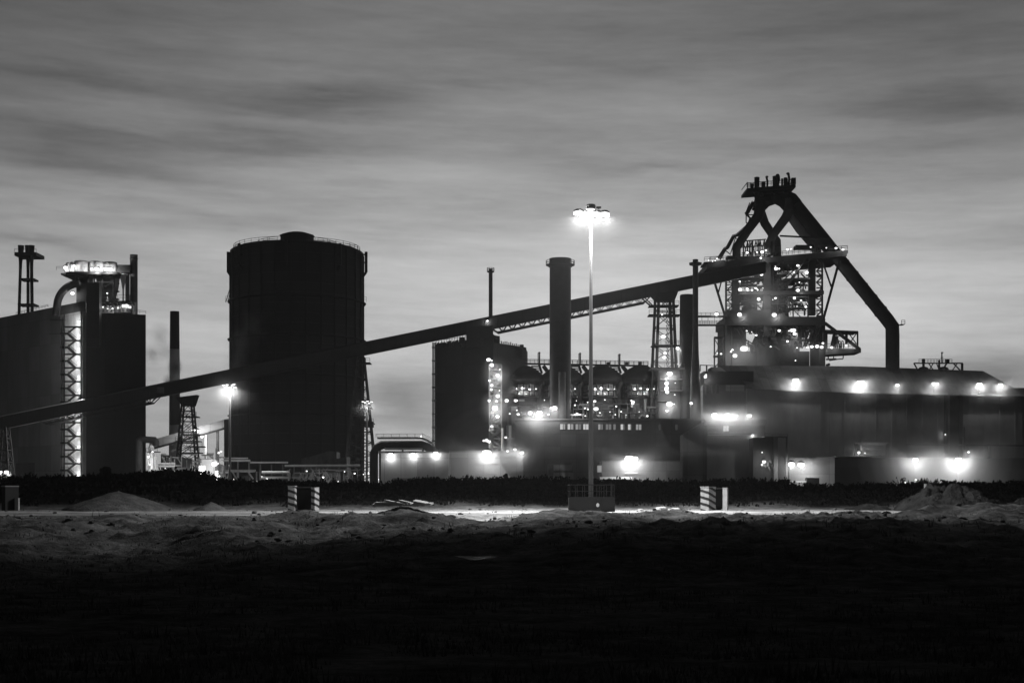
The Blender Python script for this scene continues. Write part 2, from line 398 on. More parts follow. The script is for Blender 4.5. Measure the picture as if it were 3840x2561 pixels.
for y in ys:
    for x in xs:
        if -5 < y < 275 and abs(x) < 170: z = ground_z(x, y)
        elif y <= -5: z = .45
        elif y < 275: z = ground_z(math.copysign(170, x), y)*.5
        else: z = 0.0
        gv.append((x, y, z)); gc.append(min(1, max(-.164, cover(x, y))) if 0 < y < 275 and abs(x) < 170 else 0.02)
nx = len(xs)
gf = [(j*nx+i, j*nx+i+1, (j+1)*nx+i+1, (j+1)*nx+i) for j in range(len(ys)-1) for i in range(nx-1)]
gm = bpy.data.meshes.new('ground'); gm.from_pydata(gv, [], gf)
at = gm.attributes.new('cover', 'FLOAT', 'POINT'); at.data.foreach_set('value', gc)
gm.polygons.foreach_set('use_smooth', [True]*len(gf))
GROUND = bpy.data.materials.new('heath_and_gravel'); GROUND.use_nodes = True
t = GROUND.node_tree; b = t.nodes['Principled BSDF']; b.inputs['Roughness'].default_value = .95; b.inputs['Specular IOR Level'].default_value = 0
an = t.nodes.new('ShaderNodeAttribute'); an.attribute_name = 'cover'
tcn = t.nodes.new('ShaderNodeTexCoord')
def noi(sc, det):
    n = t.nodes.new('ShaderNodeTexNoise'); n.inputs['Scale'].default_value = sc; n.inputs['Detail'].default_value = det; n.inputs['Roughness'].default_value = .7
    t.links.new(tcn.outputs['Object'], n.inputs['Vector']); return n.outputs[0]
def mm(op, a, b_):
    n = t.nodes.new('ShaderNodeMath'); n.operation = op
    for i, q in enumerate((a, b_)):
        if isinstance(q, (int, float)): n.inputs[i].default_value = q
        else: t.links.new(q, n.inputs[i])
    return n.outputs[0]
na, nb = noi(.55, 8), noi(4.0, 6)
tex = mm('MULTIPLY', mm('MAXIMUM', mm('ADD', mm('MULTIPLY', na, 3.2), -.75), .12), mm('ADD', mm('MULTIPLY', nb, 1.4), .25))
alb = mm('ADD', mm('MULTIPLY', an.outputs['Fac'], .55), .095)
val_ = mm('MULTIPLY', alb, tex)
ccn = t.nodes.new('ShaderNodeCombineColor')
for i in range(3): t.links.new(val_, ccn.inputs[i])
t.links.new(ccn.outputs[0], b.inputs['Base Color'])
bp = t.nodes.new('ShaderNodeBump'); bp.inputs['Strength'].default_value = .7; bp.inputs['Distance'].default_value = .25
t.links.new(nb, bp.inputs['Height']); t.links.new(bp.outputs[0], b.inputs['Normal'])
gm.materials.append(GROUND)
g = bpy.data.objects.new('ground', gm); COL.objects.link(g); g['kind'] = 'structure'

# shallow pool of rain water catching the sky
WATER = bpy.data.materials.new('still_water'); WATER.use_nodes = True
b = WATER.node_tree.nodes['Principled BSDF']; b.inputs['Base Color'].default_value = gray(.01); b.inputs['Roughness'].default_value = .12; b.inputs['Specular IOR Level'].default_value = .6
YP = 69.0
mb = MB(); top = [(1708,2084),(1745,2083),(1790,2086),(1830,2083),(1864,2087)]; bot = [(1850,2090),(1815,2094),(1790,2100),(1760,2099),(1745,2093),(1722,2089)]
zp = ZZ(2091, YP)
def onz(px, py): Y = (HC-zp)*F/(py-HY); return Vector((XX(px, Y), Y, zp))
mb.add([onz(*p) for p in top+bot][::-1], [tuple(range(len(top+bot)))])
pud = mb.build('puddle', WATER); pud['kind'] = 'structure'

def crust(name, label, cat, px, Y, hw, hd, h, mat_, seed, rough=.35, group=None, flat=0.0):
    """a tipped heap: mound with an uneven skin"""
    cx_ = XX(px, Y); rx = hw*M(Y); n = 46; mv = []; mf = []
    z0 = min(ground_z(cx_+rx*a, Y+hd*b_) for a in (-1,-.5,0,.5,1) for b_ in (-1,0,1)) - .15
    for j in range(n+1):
        for i in range(n+1):
            u, v = -1+2*i/n, -1+2*j/n; q = math.hypot(u, v)
            x, y = cx_+u*rx, Y+v*hd
            k = max(0.0, 1-q); k = k if not flat else min(1, k/flat)*.9+.1*k
            z = ground_z(x, y) + h*(k**.8)*(1+rough*fbm(x, y, .55, 4, seed)) + (rough*.5*fbm(x, y, 1.7, 3, seed+3) if q < .97 else -.25) - .05
            mv.append((x, y, z))
    for j in range(n):
        for i in range(n): mf.append((j*(n+1)+i, j*(n+1)+i+1, (j+1)*(n+1)+i+1, (j+1)*(n+1)+i))
    mb = MB(); mb.add(mv, mf); o = mb.build(name, mat_, None, True, loc=(cx_, Y, z0)); tag(o, label, cat, group); return o
GRAVEL = mat('tipped_gravel', .09, .95, .5, .8, bump=.8, spec=0.0)
EARTH = mat('tipped_earth', .03, .95, .6, .5, bump=.9, spec=0.0)
crust('gravel_heap', 'broad rounded heap of gravel against the dark bank on the left', 'gravel heap', 445, 158, 200, 9, 2.15, GRAVEL, 4.0, .10)
crust('gravel_heap', 'small low heap of gravel left of the striped pillars', 'gravel heap', 790, 157, 62, 4, .9, GRAVEL, 6.0, .15)
crust('earth_heap', 'large ragged heap of tipped earth beside the road on the right', 'earth heap', 3560, 152, 200, 9, 2.4, EARTH, 11.0, .5, flat=.6)
crust('earth_heap', 'low rough earth heap at the right edge of the picture', 'earth heap', 3830, 136, 140, 7, 1.3, EARTH, 14.0, .4)
crust('earth_heap', 'low faint earth heap behind the pale gravel track on the right', 'earth heap', 3260, 160, 90, 5, .8, EARTH, 17.0, .2)
# broken slabs tipped by the road
mb = MB(); rr = random.Random(5)
for k in range(9):
    px = 1440+k*20+rr.uniform(-8, 8); c = W(px, 1888+rr.uniform(-4, 8), 126); a = Vector((rr.uniform(1.0,2.0), rr.uniform(-.4,.4), rr.uniform(-.35,.12))); d = Vector((.2, 1.2, rr.uniform(-.1,.25)))
    th = Vector((0,0,.16)); mb.add([c-a*.5-d*.5, c+a*.5-d*.5, c+a*.5+d*.5, c-a*.5+d*.5, c-a*.5-d*.5+th, c+a*.5-d*.5+th, c+a*.5+d*.5+th, c-a*.5+d*.5+th], [(3,2,1,0),(4,5,6,7),(0,1,5,4),(1,2,6,5),(2,3,7,6),(3,0,4,7)])
sb = mb.build('broken_slab_pile', CONC, None, loc=(XX(1515,126), 126, ground_z(XX(1515,126), 126))); tag(sb, 'pile of broken pale concrete slabs lying on a hump beside the road', 'rubble')
crust('earth_hump', 'dark hump of earth under the broken concrete slabs', 'earth heap', 1515, 126, 130, 4, .75, mat('dark_earth', .05, .95, .5, .6, bump=.6, spec=0.0), 21.0, .2)
for i, (px, py, s, lab) in enumerate([(2478,1907,.5,'flat pale boulder in the road between mast and striped gate'),(2505,1906,.3,'small dark boulder next to the flat pale one'),(2532,1908,.38,'round boulder nearest the striped gate'),(2402,1910,.25,'little stone lying beside the mast fence')]):
    mb = MB(); c = W(px, py, 150); c.z = s*.35; mb.blob(c, s*1.5, s, s*.6, 9, 6, .22, i); o = mb.build('boulder', CONC, None, loc=(c.x, c.y, 0)); tag(o, lab, 'boulder', 'boulders on the road')

# heather and rough grass: tufts scattered over the dark heath and along the bank
rr = random.Random(12); mb = MB()
def tuft(x, y, z, h, wd, n):
    for _ in range(n):
        a = rr.uniform(0, 6.283); l = rr.uniform(.15, .6)*h; b0 = Vector((x+rr.uniform(-wd,wd), y+rr.uniform(-wd,wd), z-.05)); s = Vector((math.sin(a), -math.cos(a), 0))*.02*(1+h)
        tp = b0+Vector((math.cos(a)*l, math.sin(a)*l, h*rr.uniform(.6,1.1))); mb.add([b0-s, b0+s, tp], [(0,1,2)])
for _ in range(9000):
    y = 16*(121/16.)**rr.random(); x = rr.uniform(-.42, .42)*y
    if fbm(x, y, .16, 3, 30.0) < (-.2 if y < 84 else -.02): continue
    if 60 < y < 74 and -4.4 < x < 1.2: continue
    tuft(x, y, ground_z(x, y), rr.uniform(.05,.2)*rr.choice((1,1,1,1.9))*(1+.4*(y > 60)), rr.uniform(.1,.5), rr.choice((4,6,9)))
HEATH = mat('heather', .11, .95, .5, .4, spec=0.0)
o = mb.build('heath_grass', HEATH); o['kind'] = 'stuff'
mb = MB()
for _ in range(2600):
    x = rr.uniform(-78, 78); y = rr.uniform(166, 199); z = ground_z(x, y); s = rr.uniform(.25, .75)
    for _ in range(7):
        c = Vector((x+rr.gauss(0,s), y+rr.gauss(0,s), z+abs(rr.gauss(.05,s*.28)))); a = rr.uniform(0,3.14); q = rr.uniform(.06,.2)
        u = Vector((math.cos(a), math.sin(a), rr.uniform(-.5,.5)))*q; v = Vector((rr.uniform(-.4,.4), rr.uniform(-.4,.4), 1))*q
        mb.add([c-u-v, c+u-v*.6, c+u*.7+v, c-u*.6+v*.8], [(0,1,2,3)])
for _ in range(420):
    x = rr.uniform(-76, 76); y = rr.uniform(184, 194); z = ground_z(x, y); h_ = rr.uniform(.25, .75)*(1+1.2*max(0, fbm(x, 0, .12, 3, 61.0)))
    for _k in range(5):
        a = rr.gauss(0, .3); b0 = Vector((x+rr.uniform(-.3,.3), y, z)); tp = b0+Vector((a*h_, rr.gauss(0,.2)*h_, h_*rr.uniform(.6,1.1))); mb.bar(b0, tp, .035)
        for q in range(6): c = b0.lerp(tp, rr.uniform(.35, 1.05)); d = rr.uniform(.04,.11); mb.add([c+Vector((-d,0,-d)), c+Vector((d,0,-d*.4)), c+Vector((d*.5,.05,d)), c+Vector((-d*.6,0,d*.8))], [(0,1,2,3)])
o = mb.build('bank_scrub', mat('dark_scrub', .011, .95, .5, .4, spec=0.0)); o['kind'] = 'stuff'  # bank scrub, much darker than the heath grass
mb = MB(); rr = random.Random(19)
for _ in range(1700):                                    # stones and clods strewn over the tipped earth
    y = rr.uniform(84, 160); x = rr.uniform(-.40, .40)*y
    if 122 < y < 157 and rr.random() < .85: continue
    s_ = .05+.2*rr.random()**5; mb.blob((x, y, ground_z(x, y)+s_*.3), s_*rr.uniform(.8,1.6), s_, s_*rr.uniform(.5,.9), 6, 4, .25, _)
o = mb.build('rubble', mat('field_stone', .1, .95, .6, .35, spec=0.0)); o['kind'] = 'stuff'
BUSHM = mat('dark_bush', .02, .95, .5, .4, spec=0.0)
def bush(px, py_top, hw, label, name='bush', cat='bush', seed=0, group=None):
    rr = random.Random(seed); Y = 191.0; x = XX(px, Y); z = ground_z(x, Y); H = ZZ(py_top, Y)-z; wv = hw*M(Y)
    t_ = thing(name, label, cat, (x, Y, z), group)
    mb = MB()
    for k in range(5): mb.tube([(x, Y, z-.2), (x+rr.uniform(-.3,.3)*wv, Y+rr.uniform(-.3,.3)*wv, z+H*.45), (x+rr.uniform(-.8,.8)*wv, Y+rr.uniform(-.6,.6)*wv, z+H*rr.uniform(.6,.95))], [.07,.05,.02], 5)
    mb.build('trunk', BUSHM, t_)
    mb = MB()
    for k in range(int(420+900*wv)):
        a = rr.uniform(0, 6.28); e = rr.random(); r_ = wv*(1-abs(2*e-.9)**2.2*.6)*rr.random()**.4*(.75+.35*math.sin(a*3+seed)+.2*math.sin(e*9))
        c = Vector((x+r_*math.cos(a), Y+r_*math.sin(a), z+.05+H*e*.98)); q = rr.uniform(.07,.17); u = Vector((rr.gauss(0,1),rr.gauss(0,1),rr.gauss(0,1))).normalized()*q; v = Vector((rr.gauss(0,1),rr.gauss(0,1),rr.gauss(0,1))).normalized()*q
        mb.add([c-u, c+v, c+u, c-v], [(0,1,2,3)])
    mb.build('crown', BUSHM, t_)
bush(398, 1752, 26, 'dark bushy tree on the bank below the corner of the stair building', 'small_tree', 'tree', 3)
bush(1898, 1778, 9, 'narrow upright bush on the bank in front of the pale low building', seed=5, group='bushes on the bank')
bush(1918, 1793, 8, 'low bush just right of the narrow upright one', seed=6, group='bushes on the bank')
bush(1640, 1790, 8, 'small pointed bush on the bank below the two pale wall lamps', seed=8, group='bushes on the bank')
bush(3140, 1812, 20, 'wide low bush on the bank before the dark low building', seed=9, group='bushes on the bank')
# ------------------------------------------------------------------ road side
def mast(name, label, px, py_head, Y, heads, r0, r1, I, z_base=0.0, cone=112, pitch=14, fan=56):
    x = XX(px, Y); zt = ZZ(py_head, Y); s = 1.0
    t_ = thing(name, label, 'light mast', (x, Y, z_base), 'floodlight masts')
    MB().tube([(x, Y, z_base), (x, Y, z_base+(zt-z_base)*.5), (x, Y, zt-.2)], [r0, (r0+r1)*.5, r1], 14).build('pole', GALV, t_, True)
    MB().lathe(x, Y, [(.55, zt-.25), (.75, zt-.05), (.75, zt+.1), (.3, zt+.35)], 16).build('head_ring', STEELM, t_)
    ld = bpy.data.lights.new('mast_light', 'SPOT'); ld.energy = I*4*math.pi**2; ld.shadow_soft_size = .15; ld.spot_size = R(cone); ld.spot_blend = .45; ki = 0; zlow = min(ZZ(h_[1], Y) for h_ in heads)-.26; ls = light_data('mast_spill', I*.04, .15)
    mb = MB()
    for (hx, hy, hz) in heads:
        c = Vector((XX(hx, Y), Y+hz, ZZ(hy, Y)))
        mb = MB(); mb.bar((x, Y, zt), c+Vector((0,.25,.25)), .07); mb.build('bracket', STEELM, t_)
        mb = MB(); mb.blob(c, .44, .36, .15, 12, 6); q = mb.build('floodlight', BULB, t_); l = bpy.data.objects.new('mast_light', ld); COL.objects.link(l); l.parent = q; l.location = V(c.x, c.y-.12, zlow)-WL[q]
        l.rotation_euler = (-R(pitch), R(fan)*(.5-ki/max(1, len(heads)-1))*-1, 0) if False else (V(math.tan(R(fan)*(ki/max(1, len(heads)-1)-.5)), -math.tan(R(pitch)), -1)).to_track_quat('-Z', 'Y').to_euler(); ki += 1; l2 = bpy.data.objects.new('mast_spill', ls); COL.objects.link(l2); l2.parent = q; l2.location = l.location
        mb = MB(); mb.lathe(c.x, c.y+.12, [(.50, c.z+.06), (.46, c.z+.2), (.30, c.z+.32)], 12); mb.box(c.x-.5, c.y+.38, c.z-.24, c.x+.5, c.y+.46, c.z+.3); mb.build('housing', STEELM, q)
    return t_
YM = 147.0
hd = [(2171,794,.2),(2195,804,.3),(2213,791,-.6),(2240,803,-.3),(2268,799,.2)]
mt = mast('floodlight_mast', 'tall pale mast with a crown of burning floodlights standing by the road', 2216, 798, YM, hd, .25, .14, 1100., fan=78)
mb = MB(); x = XX(2216, YM); zt = ZZ(790, YM); mb.lathe(x, YM, [(.42, zt+.1), (.5, zt+.45), (.42, zt+.62)], 12); mb.bar((x+.8, YM, ZZ(785,YM)), (x+.8, YM, ZZ(778,YM)), .1); mb.box(XX(2236,YM), YM-.2, ZZ(781,YM), XX(2254,YM), YM+.3, ZZ(776,YM)); mb.build('mast_cap', STEELM, mt)
# plinth and cage round its foot
YF = 144.5
t_ = thing('mast_enclosure', 'dark metal enclosure topped by a railed cage around the tall mast foot', 'enclosure', (XX(2220,YF), YF, 0))
z1 = ZZ(1866, YF); z2 = ZZ(1817, YF); x0, x1, xd = XX(2137,YF), XX(2303,YF), XX(2236,YF)
PANEL = mat('enclosure_panel', .012, .7, .4, .8, streak=.6)
mb = MB()
mb.box(x0, YF, 0, xd-.02, YF+.06, z1); mb.box(XX(2254,YF), YF, 0, x1, YF+.06, z1); mb.box(x0, YF+.06, 0, x0+.06, YF+4.4, z1); mb.box(x1-.06, YF+.06, 0, x1, YF+4.4, z1); mb.box(x0, YF+4.4, 0, x1, YF+4.46, z1)
mb.build('wall_panel', PANEL, t_)
mb = MB()
for a in (x0-.03, xd, XX(2254,YF)+.03, x1+.03): mb.box(a-.05, YF-.08, 0, a+.05, YF-.004, z1+.06)
mb.box(x0, YF-.06, z1, x1, YF+.09, z1+.09); mb.build('frame', PANEL, t_)
mb = MB(); mb.box(xd+.06, YF+.25, 0, XX(2253,YF), YF+.3, z1-.1); d_ = mb.build('door', BLACKP, t_)
mb = MB(); mb.blob((XX(2241,YF), YF-.16, ZZ(1893,YF)), .17, .06, .2, 9, 6); mb.build('notice', WHITE, t_)
mb = MB()
for yy in (YF, YF+4.4):
    mb.bar((x0,yy,z2), (x1,yy,z2), .08); mb.bar((x0+.4,yy,(z1+z2)/2), (x1,yy,(z1+z2)/2), .05)
    for k in range(7):
        a = x0+(x1-x0)*k/6; mb.bar((a,yy,z1), (a,yy,z2), .06)
for a in (x0, x1): mb.bar((a,YF,z2), (a,YF+4.4,z2), .08); mb.bar((a,YF,(z1+z2)/2), (a,YF+4.4,(z1+z2)/2), .05)
mb.bar((x1-.25,YF+.1,z1), (x1-.25,YF+.1,z2+.15), .16); mb.bar((x1-.75,YF+.1,z1), (x1-.75,YF+.1,z2+.1), .08); mb.bar((x1-1.3,YF+.1,z1),(x1-1.3,YF+.1,z2),.06)
mb.build('cage', PANEL, t_)

STRIPE = bpy.data.materials.new('hazard_stripe'); STRIPE.use_nodes = True
t = STRIPE.node_tree; b = t.nodes['Principled BSDF']; b.inputs['Roughness'].default_value = .7
tcn = t.nodes.new('ShaderNodeTexCoord'); sp = t.nodes.new('ShaderNodeSeparateXYZ'); t.links.new(tcn.outputs['Object'], sp.inputs[0])
nz = t.nodes.new('ShaderNodeTexNoise'); nz.inputs['Scale'].default_value = 2.2; nz.inputs['Detail'].default_value = 6; t.links.new(tcn.outputs['Object'], nz.inputs['Vector'])
a_ = mm('ADD', mm('MULTIPLY', sp.outputs[0], .34), mm('MULTIPLY', sp.outputs[1], .2)); a_ = mm('ADD', mm('ADD', a_, sp.outputs[2]), mm('MULTIPLY', nz.outputs[0], .16))
fr = mm('FRACT', mm('MULTIPLY', a_, 1.42), 0); st = mm('GREATER_THAN', fr, .42)
wv = mm('MULTIPLY', mm('ADD', mm('MULTIPLY', st, .36), .012), mm('ADD', mm('MULTIPLY', nz.outputs[0], .9), .5))
ccn = t.nodes.new('ShaderNodeCombineColor')
for i in range(3): t.links.new(wv, ccn.inputs[i])
t.links.new(ccn.outputs[0], b.inputs['Base Color'])
def pillar(px0, px1, px2, py0, py1, Y, label, striped=True, face=None):
    """square gate pillar turned a little: lit front face px0-px1, side face px1-px2"""
    A, B = W(px0, py1, Y), W(px1, py1, Y-.12); C_ = W(px2, py1, Y+.75); D = A + (C_-B); zt = ZZ(py0, Y)
    for p in (A, B, C_, D): p.z = 0
    t_ = thing('gate_pillar', label, 'pillar', A, 'striped pillars beside the road')
    mb = MB(); mb.plan([(p.x, p.y) for p in (A,B,C_,D)], -.2, zt-.08); mb.build('shaft', STRIPE if striped else face, t_)
    c = (A+B+C_+D)/4; mb = MB(); mb.plan([(c.x+(p.x-c.x)*1.06, c.y+(p.y-c.y)*1.06) for p in (A,B,C_,D)], zt-.08, zt+.04); mb.build('cap', CONC, t_)
    return t_
WPIL = mat('worn_white_paint', .34, .8, .35, 1.6, streak=.5)
pillar(1080, 1105, 1113, 1822, 1913, 157, 'wider black and white striped pillar left of the broken slab pile')
pillar(1167, 1180, 1197, 1828, 1914, 156.5, 'slim worn pillar with a white front face standing close to the left striped one')
pillar(2627, 2658, 2684, 1825, 1914, 156, 'boldly striped black and white pillar right of the tall mast')
pillar(2710, 2727, 2731, 1829, 1915, 156.5, 'slim white painted pillar beside the boldly striped one', False, WPIL)
pillar(6, 20, 70, 1822, 1912, 155, 'dim dark pillar at the left edge of the picture', False, STEEL)
pillar(55, 68, 74, 1868, 1908, 155, 'short pale block added as the lit strip of the dim left edge pillar', False, WPIL)  # lit strip of the dark pillar, put in as pale paint
for px0, px1, py, lab in ((1114,1166,1824,'black panel added as shade between the two left striped pillars'),(2685,2709,1828,'narrow black panel added as shade between the boldly striped pillar and the white one')):
    t_ = thing('shade_panel', lab, 'shade panel', (XX(px0,157.6), 157.6, 0), 'black shade panels')  # added panel, black paint in place of the shaded pillar side
    mb = MB(); mb.pbox(px0, py+6, px1, None, 157.7, .06); mb.build('panel', mat('shade_panel_black', .006, .9, .4, 1.0, spec=0.0), t_); mb = MB(); mb.pbox(px0, py+1, px1, py+5, 157.62, .2); mb.build('top_rail', mat('shade_panel_rail', .02, .8, .3, 1.0), t_)
# ------------------------------------------------------------------ left: stair building and what stands on it
C0 = (XX(322,486), 486.0); L0 = (XX(-130,556), 556.0); R0 = (XX(547,492), 492.0)
zl = ZZ(1128,486); zr = ZZ(1172,486)
bt = thing('process_building', 'tall windowless dark building at the left with a brightly lit zigzag stair', 'building', (C0[0], C0[1], 0))
MB().plan([L0, C0, (C0[0]-10, C0[1]+36), (L0[0]-10, L0[1]+36)], 0, zl).build('wall', mat('stair_facade_lit', .15, .7, .3, .08, seam=(6, 9), streak=.8), bt)  # lamp light on this face put into a paler tone than the wing
MB().plan([(C0[0]+.02, C0[1]+.3), R0, (R0[0]-11, R0[1]+34), (C0[0]-9, C0[1]+34)], 0, zr).build('side_wing', CLAD, bt)
mb = MB(); mb.pbox(325, 1060, 372, 1300, 484, 3); mb.build('lift_tower', CLAD, bt)
def FA(px, off=0.0): return wallY(px, C0, L0) - off
def FP(px, py, off=0.0): y = FA(px, 0)-off; return W(px, py, y)
# pale back wall of the stair, corner fin drawn out deep to screen its lamps
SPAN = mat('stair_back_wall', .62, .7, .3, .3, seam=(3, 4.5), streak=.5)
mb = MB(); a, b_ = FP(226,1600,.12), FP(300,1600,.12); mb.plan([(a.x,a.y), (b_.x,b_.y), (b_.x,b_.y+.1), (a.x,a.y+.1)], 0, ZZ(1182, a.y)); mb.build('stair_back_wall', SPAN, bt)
mb = MB(); a, b_ = FP(309,1600,7.4), FP(322,1600,7.4); zc = ZZ(1168, a.y); mb.plan([(a.x,a.y), (b_.x,b_.y), (b_.x-2.2,b_.y+7.6), (a.x-2.2,a.y+7.6)], 0, zc); mb.build('corner_fin', mat('corner_sheet', .2, .7, .3, .2), bt)
st = MB()
for px in (229, 241, 306): st.bar(FP(px,1850,6.2), FP(px,1172 if px > 230 else 1200,6.2), .38 if px > 230 else .28)
st.bar(FP(241,1850,.6), FP(241,1190,.6), .2)
for k in range(12):
    yh = 1226+51.2*k
    if yh > 1830: break
    st.bar(FP(241,yh,6.2), FP(306,yh,6.2), .5, .6); st.bar(FP(228,yh+25,6.2), FP(255,yh+25,6.2), .5, .7)
    st.bar(FP(255,yh+25,6.2), FP(284,yh+51,6.2), .65, .8); st.bar(FP(284,yh,4.8), FP(252,yh+25,4.8), .3, .6)
    st.bar(FP(255,yh+13,6.0), FP(290,yh+44,6.0), .16); st.bar(FP(228,yh+14,6.2), FP(255,yh+14,6.2), .12)
    a = FP(228,yh+25,6.2); st.box(a.x, a.y, a.z-.1, a.x+2.6, a.y+4.5, a.z+.05); a = FP(284,yh,6.2); st.box(a.x, a.y-.1, a.z-.1, a.x+2.0, a.y+4.5, a.z+.05)
st.bar(FP(190,1200,1.2), FP(243,1200,1.2), .5); st.bar(FP(185,1252,1.2), FP(243,1252,1.2), .3)
sto = st.build('stair', STEEL, bt)
for k in range(12):
    yl = 1205+51.6*k+(0.6*k if k > 5 else 0)
    if yl > 1800 or abs(yl-1516) < 20: continue
    lamp(sto, 295, yl, FA(294)-5.4, 'stair')
mb = MB(); mb.plan([(FP(60,1700,.15).x, FP(60,1700,.15).y), (FP(130,1700,.15).x, FP(130,1700,.15).y), (FP(130,1700).x, FP(130,1700).y+.1), (FP(60,1700).x, FP(60,1700).y+.1)], 0, ZZ(1735,515)); mb.build('gate', STEEL, bt)
mb = MB(); mb.rail(W(500,1172,489)+V(0,.6,0), W(545,1177,492)+V(0,.6,0)); mb.rail(W(388,1170,487)+V(0,.6,0), W(480,1172,489)+V(0,.6,0)); mb.rail(FP(60,1181,-1), FP(180,1152,-1), .9); mb.build('roof_railing', STEEL, bt)

# gas cleaning plant on the roof
YG = 498.0
gt = thing('gas_cleaning_plant', 'floodlit white tanks and a bent duct on top of the left building', 'gas cleaner', (XX(335,YG), YG, zr))
mb = MB(); zd = ZZ(1022,YG); mb.pbox(246, 1020, 440, 1029, YG-5, 11); mb.pbox(228, 1024, 292, 1031, YG-3, 6); mb.prism([(228,1031),(292,1031),(285,1062),(262,1045)], YG-2.5, 5); mb.build('platform', STEEL, gt)
for px, r, top in ((306,27,980),(362,27,982),(414,25,984)):
    mb = MB(); rr_ = r*M(YG); cx_ = XX(px,YG); mb.lathe(cx_, YG, [(rr_*.98, zd+.1), (rr_, zd+1), (rr_, ZZ(top+3,YG)), (rr_*.9, ZZ(top,YG)), (.2, ZZ(top-1,YG))], 28); mb.build('tank', WHITE if px != 306 else PAINT, gt, True)
for px, r, top in ((262,8,988),(276,7,986)):
    mb = MB(); rr_ = r*M(YG); mb.lathe(XX(px,YG), YG-2, [(rr_, zd), (rr_, ZZ(top+3,YG)), (rr_*.5, ZZ(top,YG))], 14); mb.build('small_tank', WHITE, gt, True)
mb = MB(); mb.rail((XX(228,YG),YG-4.9,zd), (XX(440,YG),YG-4.9,zd), 1.3); mb.rail((XX(228,YG),YG+4,zd), (XX(250,YG),YG+4,zd), 1.3); mb.build('railing', STEEL, gt)
for px in (344, 366, 395, 436):
    MB().bar((XX(px,YG), YG-4, zd-.4), (XX(px,YG), YG-4, zr-8), .5).build('post', STEEL, gt)
mb = MB(); mb.zig((XX(366,YG),YG-4,zd-.5), (XX(366,YG),YG-4,zr+1), (XX(436,YG),YG-4,zd-.5), (XX(436,YG),YG-4,zr+1), 4, .3); mb.zig((XX(344,YG),YG+4,zd-.5), (XX(344,YG),YG+4,zr+1), (XX(436,YG),YG+4,zd-.5), (XX(436,YG),YG+4,zr+1), 5, .3, True); mb.build('bracing', STEEL, gt)
mb = MB(); mb.pbox(286, 1031, 330, 1160, YG-1, 6); mb.build('filter_housing', RUST, gt)
for px, wd in ((378,18),(412,22)):
    mb = MB(); mb.prism([(px-wd,1040),(px+wd,1040),(px+wd*.8,1075),(px+5,1125),(px-5,1125),(px-wd*.8,1075)], YG, 5); mb.build('hopper', STEELM, gt)
mb = MB(); pts = []
for k in range(13):
    a = R(175-85*k/12); pts.append(W(292+81*math.cos(a)+3, 1148-88*math.sin(a)+4, YG-3))
mb.tube([W(209,1185,YG-3)]+pts+[W(320,1062,YG-1)], 20*M(YG)*.72, 16); mb.build('bent_duct', STEEL, gt, True)
mb = MB(); mb.pbox(438, 993, 487, 1022, YG-2, 5); mb.prism([(438,993),(478,993),(490,1000),(490,1012),(438,1006)], YG-2.3, .3); mb.build('cross_duct', STEEL, gt)
mb = MB(); mb.tube([W(478,1000,YG+1), W(478,1150,YG+1)], 8*M(YG), 14); mb.build('down_duct', STEELM, gt, True)
mb = MB(); c = W(462,1040,YG+.5); mb.lathe(c.x, c.y, [(12*M(YG), ZZ(1020,YG)), (12*M(YG), ZZ(1035,YG)), (3*M(YG), ZZ(1085,YG)), (3*M(YG), ZZ(1140,YG))], 14); mb.build('cyclone', PAINT, gt, True)
mb = MB(); mb.pbox(330, 1128, 487, 1135, YG-5, 9); mb.rail(W(440,1128,YG-5), W(487,1128,YG-5), 2); mb.rail(W(390,1168,YG-6), W(487,1168,YG-6), 2); mb.pbox(383, 1158, 487, 1172, YG-2, 5); mb.build('lower_platform', STEEL, gt)
mb = MB()
for px in (395,410,425,440,455,470): mb.bar(W(px,1135,YG-4), W(px,1172,YG-4), .3)
mb.zig(W(395,1135,YG-4), W(470,1135,YG-4), W(395,1172,YG-4), W(470,1172,YG-4), 5, .2); mb.build('under_bracing', STEEL, gt)
mb = MB(); mb.pbox(455, 1142, 486, 1172, YG-1, 3); mb.build('pale_casing', PAINT, gt)
for px, py, k in ((245,1004,'l'),(278,997,'m'),(344,1008,'m'),(362,1008,'l'),(412,1008,'l'),(398,1008,'m'),(272,1100,'m'),(386,1152,'s'),(404,1158,'s'),(422,1157,'s'),(442,1155,'s'),(462,1147,'m'),(474,1147,'m'),(487,1152,'s'),(402,1100,'t')):
    lamp(gt, px, py, YG-5.4 if px > 286 else YG-3, k)
ch = thing('roof_chimney', 'slim chimney standing at the back right corner of the left building roof', 'chimney', (XX(502,YG+2), YG+2, zr))
r = 14*M(YG); mb = MB(); mb.lathe(XX(502,YG+2), YG+2, [(r,zr-3),(r,ZZ(960,YG+2)),(r*1.04,ZZ(959,YG+2)),(r*1.04,ZZ(956,YG+2)),(r*.8,ZZ(956.5,YG+2))], 22); mb.build('shaft', STEELM, ch, True)
MB().lathe(XX(502,YG+2), YG+2, [(r*1.1, ZZ(972,YG+2)), (r*1.14, ZZ(971,YG+2)), (r*1.1, ZZ(969,YG+2))], 22).build('band', STEEL, ch)

